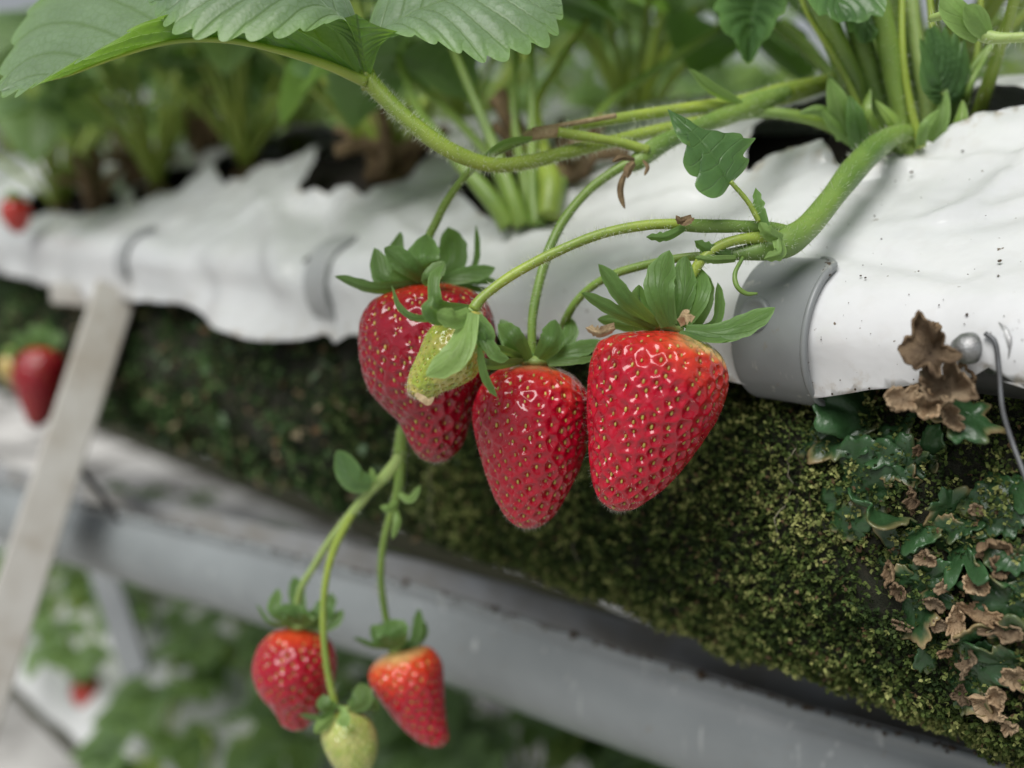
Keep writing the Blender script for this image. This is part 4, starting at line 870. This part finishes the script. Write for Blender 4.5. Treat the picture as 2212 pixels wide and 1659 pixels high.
# dried sepals on the big berry
big = [o for o in col.objects if o.get('label', '').startswith('big bright red')][0]
for pts, w in [([(1330,712,.236),(1295,722,.233),(1264,708,.233)], 30), ([(1462,690,.238),(1480,680,.234),(1502,684,.234)], 34)]:
    ribbon(pts, w, 40, mat=M_tan, parent=big, name='dried_sepal', notch=.3, cup=.6, base=.9)
# flower bud spray at the top right corner
ribbon([(2120,80,.235),(2070,30,.232),(2030,-10,.232)], 60, 10, mat=M_palesepal, parent=plant, name='stipule')
ribbon([(2135,78,.234),(2110,40,.231),(2085,12,.230)], 50, 20, mat=M_palesepal, parent=plant, name='stipule')
stem('fruit_stalk', [(2010,40,.245,16),(2060,30,.24,26),(2100,55,.237,40),(2130,78,.235,30),(2180,82,.232,22),(2260,76,.228,22)], M_palestem, plant, 200)

# ---------------------------------------------------------------- liverworts on the moss
def thallus(u, v, px, seed, lobes=6, green=True, curl=.25, off=.002, at=None, nrm=None, elong=1.0, rot=0, kind=None, d=None):
    g = np.random.default_rng(seed)
    if at is None:
        k = hit(u, v, WALL, wl_)
        while k is None: v -= 6; k = hit(u, v, WALL, wl_)
        s, q, dd = k; p, n = wall_pt(np.array([s]), np.array([q]), np.array([off])); p, n = p[0], n[0]
    else: p, n, dd = at, nrm, d
    n = unit(n+g.normal(0, .42 if green else .5, 3)); e1 = unit(np.cross(n, [0, 0, 1.])); e2 = np.cross(n, e1)
    r0 = px*(1.5 if green else .85)/2*dd/FPX; nr_, na = 10, 84; th = np.linspace(0, 2*np.pi, na, endpoint=False); ph_ = g.uniform(0, 6, 6)
    lob = np.ones(na); zz = np.zeros(na)
    for k in range(1, 8):
        lob += g.normal(0, .17)/k**.35*np.sin(k*th+g.uniform(0, 6)); zz += g.normal(0, .30)/k**.3*np.sin(k*th+g.uniform(0, 6))
    lob = np.clip(lob, .42, 1.6)+.055*np.sin((11+lobes)*th+ph_[1])+.03*np.sin(23*th+ph_[2])
    rr = np.linspace(.02, 1, nr_); v_, c_ = [], []; amp = .24 if green else .40; sx0 = g.uniform(0, 9); tint = g.uniform(.35, .95); rimv = g.normal(0, .5)+.7*np.sin(2*th+g.uniform(0, 6))
    if not green and at is None: elong = elong*g.choice([.5, .7, 1.3, 1.7])*g.uniform(.85, 1.15); rot = rot+g.uniform(0, 3)
    for r in rr:
        R_ = r0*r*(1+(lob-1)*min(1, r*1.4))
        x, y = R_*np.cos(th)*elong, R_*np.sin(th)
        fb = np.array([noise.fractal(Vector((a/r0*1.6+sx0, b/r0*1.6, seed*.7)), 1.0, 2.0, 2) for a, b in zip(x, y)])
        z = r0*(amp*zz*r**2+(.15 if green else .32)*fb*(.4+r)+(-.12*r*r if green else curl*.65*r**2.2))
        if not green: x, y = x*(1-.25*r**3), y*(1-.25*r**3)
        cr, sr = math.cos(rot), math.sin(rot)
        v_.append(p+(x*cr-y*sr)[:, None]*e1+(x*sr+y*cr)[:, None]*e2+z[:, None]*n)
        if green:
            gc = np.array([.026, .066, .024])*(.8+.5*tint)*(1+.5*r**3); k = np.clip((r-.72)/.28, 0, 1)*np.clip(.3+rimv, 0, 1)
            c_.append(gc*(1-k[:, None])+np.array([.33, .24, .12])*k[:, None])
        else: c_.append(np.tile(np.array([1., 1, 1])*tint*(1.1-.5*(1-r)), (na, 1)))
    return np.array(v_).reshape(-1, 3), grid_faces(nr_, na, True), np.concatenate(c_), p
def liver(name, label, cat, specs, mat, group, green=True, **k):
    mb = MB(); at = None
    for sp_ in specs:
        u, v, px, seed = sp_[:4]; kw = dict(k); kw.update(sp_[4] if len(sp_) > 4 else {})
        a, f, c, p = thallus(u, v, px, seed, green=green, **kw); mb.add(a, f, c); at = p if at is None else at
    o = mb.build(name, mat, None, thick=.0005); tag(o, label, cat, group); return o
lw = 'green liverworts growing on the moss'
liver('liverwort', 'dark green liverwort just below the big grey clip', 'liverwort', [(1815,945,95,1),(1775,955,60,2,{'lobes':5})], M_liver, lw)
liver('liverwort', 'dark liverwort tucked under the film edge right of the big clip', 'liverwort', [(1880,915,100,3),(1920,960,80,4)], M_liver, lw)
liver('liverwort', 'largest glossy green liverwort with toothed lobes on the moss', 'liverwort', [(1850,1065,120,5,{'lobes':7}),(1905,1105,110,6,{'lobes':6}),(1840,1125,60,7)], M_liver, lw, curl=.3)
liver('liverwort', 'small liverwort lobe between the largest liverwort and the dried leaf', 'liverwort', [(1960,1010,80,8),(2000,980,70,9)], M_liver, lw)
liver('liverwort', 'liverwort with a folded dark lobe beside the brown curled lobes', 'liverwort', [(1955,1190,75,10),(1990,1140,60,11)], M_liver, lw, curl=.5)
liver('liverwort', 'narrow green liverwort strip low on the moss beside the tan crusts', 'liverwort', [(1985,1310,80,12),(2020,1390,70,13,{'elong':.7}),(1975,1250,50,14)], M_liver, lw)
liver('liverwort', 'lowest green liverwort above the gutter at the right edge', 'liverwort', [(2130,1430,110,15),(2085,1470,80,16),(2170,1420,80,17)], M_liver, lw, curl=.35)
liver('liverwort', 'blurred blue green liverwort at the right edge of the moss', 'liverwort', [(2185,1110,90,18),(2205,1060,60,19)], M_liver, lw, curl=.4)
liver('liverwort', 'green liverwort among dark gaps below the hanging wire', 'liverwort', [(2090,1190,85,20),(2130,1240,80,21),(2060,1150,60,22)], M_liver, lw, curl=.4)
liver('liverwort', 'green liverwort at the right edge beside the tan crusts', 'liverwort', [(2185,1300,90,23),(2195,1370,80,24),(2175,1240,70,25)], M_liver, lw, curl=.4)
bt = 'dried brown liverwort lobes on the moss'
K = dict(green=False, curl=.8, lobes=5, off=.004)
liver('dried_lobe', 'long brown dried lobe pointing down left of the tan crusts', 'dried lobe', [(1945,1230,80,31,{'elong':.55}),(1955,1265,60,32)], M_brownv, bt, **K)
liver('dried_lobe', 'pale tan ruffled crust, largest one, curled over dark moss', 'dried lobe', [(2080,1330,95,33,{'elong':1.3}),(2045,1340,55,34)], M_tanv, bt, **K)
liver('dried_lobe', 'tan crust standing upright left of the largest ruffled crust', 'dried lobe', [(1972,1340,70,35,{'elong':.7})], M_tanv, bt, **K)
liver('dried_lobe', 'small tan curl above the largest ruffled crust', 'dried lobe', [(2020,1200,60,36,{'elong':1.4})], M_tanv, bt, **K)
liver('dried_lobe', 'brown hooked dry lobe at the right edge beneath the wire', 'dried lobe', [(2150,1180,100,37,{'elong':.7}),(2170,1225,70,38)], M_brownv, bt, **K)
liver('dried_lobe', 'pinkish brown dried lobe near the lowest liverwort', 'dried lobe', [(2150,1500,75,39),(2170,1480,60,40)], M_tanv, bt, **K)
liver('dried_lobe', 'pale dry lobe between the hooked lobe and the largest crust', 'dried lobe', [(2055,1258,60,41,{'elong':.7})], M_tanv, bt, **K)
liver('dried_lobe', 'tiny tan lobe high on the moss below the dried leaf', 'dried lobe', [(2120,1105,45,42,{'elong':1.5})], M_tanv, bt, **K)
liver('dried_lobe', 'brown dry flap below the dried leaf beside the largest liverwort', 'dried lobe', [(1990,1075,75,43,{'elong':.6})], M_brownv, bt, **K)
liver('dried_lobe', 'tan crumpled lobe at the lower right edge of the moss', 'dried lobe', [(2200,1440,70,44),(2195,1540,60,45)], M_tanv, bt, **K)
for i, (u, v, px, lab) in enumerate([(2010,1245,70,'small green liverwort beside the pale tan curls'),(2110,1380,80,'flat green liverwort under the largest ruffled crust'),(2060,1100,70,'dark green liverwort left of the wire'),(1935,1010,60,'small green liverwort above the brown dry flap'),(2205,1190,80,'green liverwort at the frame edge under the wire end')]):
    liver('liverwort', lab, 'liverwort', [(u,v,px,200+i),(u+25,v+30,px*.7,220+i)], M_liver, lw)
for i, (u, v, px, lab, m_) in enumerate([(2125,1255,70,'rounded tan lobe right of the pale curls',M_tanv),(2110,1410,60,'tan lobe just under the largest ruffled crust',M_tanv),(2060,1390,50,'small brown lobe below the largest ruffled crust',M_brownv),(2185,1345,70,'tan lobe at the frame edge beside the largest crust',M_tanv),(2000,985,45,'tiny brown lobe under the dead leaf',M_brownv),(2140,1320,60,'ruffled brown lobe right of the largest crust',M_brownv),(2035,1290,45,'tiny pale lobe directly above the largest crust',M_tanv),(2090,1480,55,'brown lobe on the lowest liverwort',M_brownv)]):
    liver('dried_lobe', lab, 'dried lobe', [(u,v,px,240+i,{'elong':1.3 if i % 2 else .75})], m_, bt, **K)
# the dead leaf in front of the bolt
dl = thing('dried_leaf', 'crumpled dead brown leaf sticking out in front of the bolt', 'dried leaf', P(2030, 830, .222))
for i, (u, v, px, sd_, el, rt, m_) in enumerate([(2010,765,185,51,.70,.2,M_brownv),(2045,835,165,52,.8,.7,M_tanv),(1950,865,80,53,1.4,.4,M_tanv),(2005,880,90,54,1.2,-.5,M_tanv),(2055,900,90,55,.7,.5,M_tanv),(2020,715,50,56,.6,0,M_brownv),(2088,895,92,57,1.0,0,M_liver),(2085,800,80,58,.7,.8,M_brownv)]):
    a, f, c, p = thallus(u, v, px, sd_, lobes=5, green=m_ is M_liver, curl=.65, at=P(u, v, .2215+.001*i), nrm=-FW*.9+np.array([-.2, 0, .3]), d=.222, elong=el, rot=rt)
    mk('lobe', a, f, m_, dl, colr=c, thick=.0006)
# bolt and wire
bo = thing('bolt', 'shiny bolt with washers in the film behind the dead leaf', 'bolt', P(2120, 755, .226))
c0 = P(2100, 752, .2235); ax_ = unit(N*.9+T*.6-U*.0); sx_ = unit(np.cross(ax_, [0, 0, 1])); sy_ = np.cross(ax_, sx_)
def lathe(c, prof, seg=24):
    v = []
    for r_, h_ in prof:
        for q in np.linspace(0, 2*np.pi, seg, endpoint=False): v.append(c+ax_*h_+r_*(math.cos(q)*sx_+math.sin(q)*sy_))
    return np.array(v), grid_faces(len(prof), seg, True)
v, f = lathe(c0, [(.0001, .0045), (.0022, .004), (.0034, .0022), (.0036, .001), (.0036, 0), (.001, 0)]); mk('bolt_head', v, f, M_steel, bo)
c1 = P(2150, 750, .2255)
v, f = lathe(c1, [(.002, .001), (.0062, .001), (.0062, -.0004), (.002, -.0004)]); mk('washer', v, f, M_steel, bo)
v, f = lathe(P(2172, 752, .225), [(.0028, .0006), (.0046, .0006), (.0046, -.0006), (.0028, -.0006), (.0028, .0006)]); mk('washer', v, f, M_pvc, bo)
wi = thing('wire', 'thin grey wire looping from the bolt down over the moss', 'wire', P(2165, 800, .222))
tube_obj('strand', spline(Ps([(2128,720,.2225),(2150,740,.221),(2158,800,.221),(2165,880,.220),(2185,950,.219),(2215,1030,.216),(2260,1150,.212)]), 40), .00055, M_wire, wi, 8)

# ---------------------------------------------------------------- generic plants for the rest of the row and the rows behind
def flat_leaflet(L, Wd, fold, droop, seed, nt=26, nw=4, teeth=8):
    g = np.random.default_rng(seed); x = np.linspace(0, 1, 9)
    mid = np.stack([x*L, 0*x, -droop*L*x**2], 1); w = Wd/2*np.sin(np.pi*np.clip(x, 0, 1)**.75)**.75; w[0] = w[-1] = 0.0003
    up = math.tan(fold)
    eL = mid+np.stack([0*x, -w, w*up], 1); eR = mid+np.stack([0*x, w, w*up], 1)
    return blade(mid, eL, eR, nt=nt, nw=nw, bulge=.06, teeth=teeth, tooth=Wd*.05, pleat=Wd*.012, nv=7, wav=Wd*.03, seed=seed)
def make_plant(name, label, cat, group, nleaf, hgt, size, seed, spread=1.0, leafmat=M_bgleaf, smat=M_stemy):
    g = np.random.default_rng(seed); root = thing(name, label, cat, (0, 0, 0), group)
    for i in range(nleaf):
        az = i*2.4+g.uniform(-.4, .4); H = hgt*g.uniform(.55, 1.1); rd = hgt*spread*g.uniform(.25, .95)
        dirn = np.array([math.cos(az), math.sin(az), 0]); x = np.linspace(0, 1, 14)[:, None]
        p = dirn*rd*(x**1.15)+np.array([0, 0, 1])*H*(1-(1-x)**1.6)
        tube_obj('leaf_stalk', p, np.linspace(.0021, .0011, 14), smat, root, 8)
        end = p[-1]; fw = unit(dirn*1.0+np.array([0, 0, g.uniform(-.5, .25)])); side = unit(np.cross([0, 0, 1], fw)); up = np.cross(fw, side)
        mb = MB(); S_ = size*g.uniform(.75, 1.2)
        for j, a in enumerate((-1.35, 0, 1.35)):
            v, f, uv = flat_leaflet(S_*(1 if j == 1 else .9), S_*.82, g.uniform(.1, .5), g.uniform(.1, .5), seed*50+i*3+j)
            f_ = fw*math.cos(a)+side*math.sin(a); s_2 = -fw*math.sin(a)+side*math.cos(a)
            mb.add(end+v[:, :1]*f_+v[:, 1:2]*s_2+v[:, 2:]*up, f, uv=uv)
        mb.build('leaf', leafmat, root)
    mb = MB()
    for i in range(5):
        bv, bf = blob(g.normal(0, .004, 3)+np.array([0, 0, .001]), .0045, seed*9+i); mb.add(bv, bf)
    mb.build('crown', M_brown, root)
    return root
def copy_tree(o, parent=None):
    c = o.copy(); col.objects.link(c)
    if parent: c.parent = parent
    for ch in o.children: copy_tree(ch, c)
    return c
# plants in the same trough
def row_plant(u, v, nleaf, hgt, size, seed, label, tilt=0):
    p, n = film_pt(u, v, -.006); o = make_plant('strawberry_plant', label, 'strawberry plant', 'strawberry plants along the trough', nleaf, hgt, size, seed, 1.25)
    o.location = Vector([float(x) for x in p]); return o
row_plant(835, 375, 16, .13, .042, 61, 'strawberry plant rising from the dark hole behind the long hairy leaf stalk')
row_plant(520, 345, 17, .12, .042, 62, 'blurred strawberry plant with brown dead stalks beyond the torn film peak')
row_plant(330, 400, 16, .11, .042, 63, 'blurred yellow green strawberry plant left of the brown dead stalks')
row_plant(120, 440, 16, .12, .045, 64, 'blurred strawberry plant at the left edge above the metal leg')
# middle plant, close enough to see its stalks
mp, _ = film_pt(1130, 470, -.004)
mid_plant = thing('strawberry_plant', 'strawberry plant in the middle with fat pale stalk bases in a film hole', 'strawberry plant', mp, 'strawberry plants along the trough')
for pts in [[(1100,490,.352,44),(1060,430,.352,40),(1010,370,.355,34),(950,300,.36,26),(900,230,.37,20),(860,120,.38,18)],
            [(1130,490,.349,40),(1105,420,.35,36),(1060,300,.355,24),(1010,180,.36,18),(960,60,.365,16)],
            [(1150,490,.352,36),(1135,400,.358,26),(1110,250,.362,20),(1115,120,.368,18),(1120,0,.37,16)],
            [(1160,490,.349,40),(1150,400,.352,28),(1150,250,.356,19),(1148,100,.362,18),(1140,-20,.366,16)],
            [(1185,470,.346,50),(1190,400,.35,52),(1170,330,.36,40),(1160,230,.37,20),(1200,150,.38,16),(1260,60,.39,15),(1290,-20,.395,15)],
            [(1195,470,.35,34),(1225,360,.36,24),(1290,250,.37,20),(1400,160,.38,18),(1560,60,.39,17)],
            [(1120,480,.357,40),(1050,330,.37,22),(900,180,.39,18),(780,100,.40,16)]]:
    stem('leaf_stalk', pts, M_stem if pts[0][0] != 1185 else M_stemy, mid_plant, 60)
for i, (u, v, a) in enumerate([(1090,470,-1), (1130,485,0), (1165,480,.6), (1110,480,1), (1190,470,.2)]):
    q, n = film_pt(u, v, .001); bv, bf = blob(q, .0028, 70+i); mk('dead_scale', bv, bf, M_brown, mid_plant)
def floating_leaf(root, u, v, d, size, yaw, pitch, seed, mat=M_leaf):
    e = P(u, v, d); fw = np.array([math.cos(yaw)*math.cos(pitch), math.sin(yaw)*math.cos(pitch), math.sin(pitch)]); side = unit(np.cross([0, 0, 1], fw)); up = np.cross(fw, side); mb = MB()
    for j, a in enumerate((-1.3, 0, 1.3)):
        vv, f, uv = flat_leaflet(size*(1 if j == 1 else .9), size*.85, .3, .3, seed+j)
        mb.add(e+vv[:, :1]*(fw*math.cos(a)+side*math.sin(a))+vv[:, 1:2]*(-fw*math.sin(a)+side*math.cos(a))+vv[:, 2:]*up, f, uv=uv)
    return mb.build('leaf', mat, root)
for i, (u, v, d, a, b) in enumerate([(860,120,.38,2.2,-.3), (960,60,.365,1.5,.2), (1120,0,.37,.8,.1), (1140,-20,.366,-.5,.1), (1290,-20,.395,.5,.1), (1560,60,.39,.3,-.2), (780,100,.40,2.9,-.4)]):
    floating_leaf(mid_plant, u, v, d, .045, a, b, 700+i*5)
# brown dead stalks by the far holes
for u, v, lab, sd_ in ((440, 330, 'clump of dead brown leaf stalks, bigger one behind the film peaks', 80), (300, 395, 'small clump of dead brown stalks left of the bigger clump', 81), (850, 385, 'brown dead stalks in the dark hole behind the hairy leaf stalk', 82), (1215, 425, 'brown dead scraps at the base of the middle plant', 83), (215, 445, 'brown dead stalks at the hole nearest the left edge', 84)):
    p, n = film_pt(u, v, 0.0); r_ = thing('dead_stalks', lab, 'dead stalks', p)
    g = np.random.default_rng(sd_)
    for i in range(9):
        a = g.uniform(0, 6.28); q = np.array([p+g.normal(0, .005, 3), p+np.array([math.cos(a), math.sin(a), 0])*.012+np.array([0, 0, .015]), p+np.array([math.cos(a), math.sin(a), 0])*.026+np.array([0, 0, g.uniform(.01, .04)])]); tube_obj('stalk', spline(q, 12), np.linspace(.004, .0022, 12), M_brown, r_, 8, wob=.3)

for i, (s0, r0) in enumerate(((-.20, -.15), (-.06, -.175), (.07, -.15), (.22, -.18), (.36, -.15), (.52, -.17), (.70, -.15), (.92, -.16))):
    o = make_plant('strawberry_plant', 'blurred strawberry plant at the back edge of the mossy trough', 'strawberry plant', 'plants at the back edge of the trough', 15, .11, .042, 300+i, 1.3)
    o.location = Vector([float(x) for x in W(s0, r0, .060)])
# rows behind: bright film on mounds and plants
protos = [make_plant('strawberry_plant', 'blurred leafy strawberry plant in the rows behind the trough', 'strawberry plant', 'strawberry plants in the rows behind', 11, .15, .058, 90+i, .95) for i in range(4)]
placed = 0
def put(p, sc=1.0):
    global placed
    o = protos[placed] if placed < 4 else copy_tree(protos[placed % 4])
    placed += 1; o.location = Vector([float(x) for x in p]); o.rotation_euler = (0, 0, float(rng.uniform(0, 6.28))); sc = sc*float(rng.uniform(.85, 1.15)); o.scale = (sc, sc, sc)
def row(r, h, s0, s1, label):
    root = thing('grow_trough', label, 'trough', W((s0+s1)/2, r, h-.1))
    x = np.linspace(s0, s1, 120); y = np.linspace(-1, 1, 30); X, Y = np.meshgrid(x, y, indexing='ij'); z = h+.07*np.sqrt(np.clip(1-Y**2, 0, 1)); 
    v = W(X, r+Y*.13, z).reshape(-1, 3); v = v+(fbm(v, 16, 3)*.008)[:, None]*np.array([0, 0, 1]); fc = np.zeros((len(v), 3))
    mk('film', v, grid_faces(120, 30), M_film, root, colr=fc)
    X, Y = np.meshgrid(x, np.linspace(0, 1, 16), indexing='ij'); an = Y*np.pi
    v = W(X, r+.125*np.cos(an), h-.12*np.sin(an)).reshape(-1, 3); v = v+(fbm(v, 60, 3)*.004)[:, None]*N
    mk('fabric_side', v, grid_faces(120, 16), simple('mossy_fabric_far', (.03, .04, .018), .9, (.06, .055, .03), 120), root)
row(-.80, .0, -1.2, 2.6, 'blurred grow trough of the row behind, full of leafy plants')
row(-1.6, .0, -2.2, 4.0, 'farther grow trough, second row behind the mossy one')
for s in np.arange(-1.0, 2.4, .15): put(W(s+rng.uniform(-.03, .03), -.80+rng.uniform(-.05, .05), .06))
for s in np.arange(-1.8, 3.6, .22): put(W(s+rng.uniform(-.05, .05), -1.6+rng.uniform(-.05, .05), .06), 1.2)
row(-.20, -.47, -1.2, 2.4, 'lower tier grow trough of white film beneath the grey gutter')
for k_ in range(28): put(W(-.36+k_*.05+rng.uniform(-.03, .03), (-.10, -.30, -.19)[k_ % 3]+rng.uniform(-.03, .03), -.445), .62)
row(-.85, -.50, -1.5, 3.2, 'second lower tier grow trough farther behind the grey gutter')
for k_ in range(9): put(W(-.6+k_*.3+rng.uniform(-.05, .05), -.85+rng.uniform(-.08, .08), -.45), .95)
fl = thing('trough_leg', 'thin blurred grey leg of the lower tier beyond the gutter', 'metal leg', P(250, 1300, .85))
box_beam(P(195, 1150, .88), P(300, 1460, .84), .022, .012, RT, fl, 'post', M_pvc)
for o in protos: pass

# blurred small reds
def mini(u, v, d, r, label, colr):
    root = thing('strawberry', label, 'strawberry', P(u, v, d), 'far blurred strawberries')
    th = np.linspace(.02, np.pi-.02, 14); ph_ = np.linspace(0, 2*np.pi, 16, endpoint=False); c = P(u, v, d)
    vv = np.array([c+np.array([math.sin(a)*math.cos(b)*r*(1+.25*math.cos(a)), math.sin(a)*math.sin(b)*r*(1+.25*math.cos(a)), math.cos(a)*r*1.25]) for a in th for b in ph_])
    mk('fruit_flesh', vv, grid_faces(14, 16, True), M_berry, root, colr=np.tile(colr, (len(vv), 1)))
    cal = mk('calyx', *blob(c+np.array([0, 0, r*1.2]), r*.5, 3), M_stem, root)
    for i in range(5):
        a = i*1.257; q = np.array([c+np.array([0, 0, r*1.25]), c+np.array([math.cos(a)*r*.7, math.sin(a)*r*.7, r*1.35]), c+np.array([math.cos(a)*r*1.2, math.sin(a)*r*1.2, r*1.1])])
        sd_ = np.array([-math.sin(a), math.cos(a), 0])*r*.3; w = np.array([.6, 1, .1])[:, None]
        vv2, f, uv = blade(q, q-sd_*w, q+sd_*w, nt=10, nw=3); mk('sepal', vv2, f, M_sepal, cal, uv=uv, thick=.0004)
mini(185, 1500, .95, .013, 'tiny blurred red strawberry among the lower tier leaves', (.5, .03, .02))
mini(35, 465, .62, .009, 'small blurred red strawberry at the left edge above the film', (.5, .04, .03))
mini(1528, 112, .50, .007, 'small blurred orange strawberry behind the drooping leaf at the top', (.6, .1, .03))
mini(30, 800, .61, .009, 'pale half ripe strawberry just left of the blurred dark red one', (.5, .38, .12))
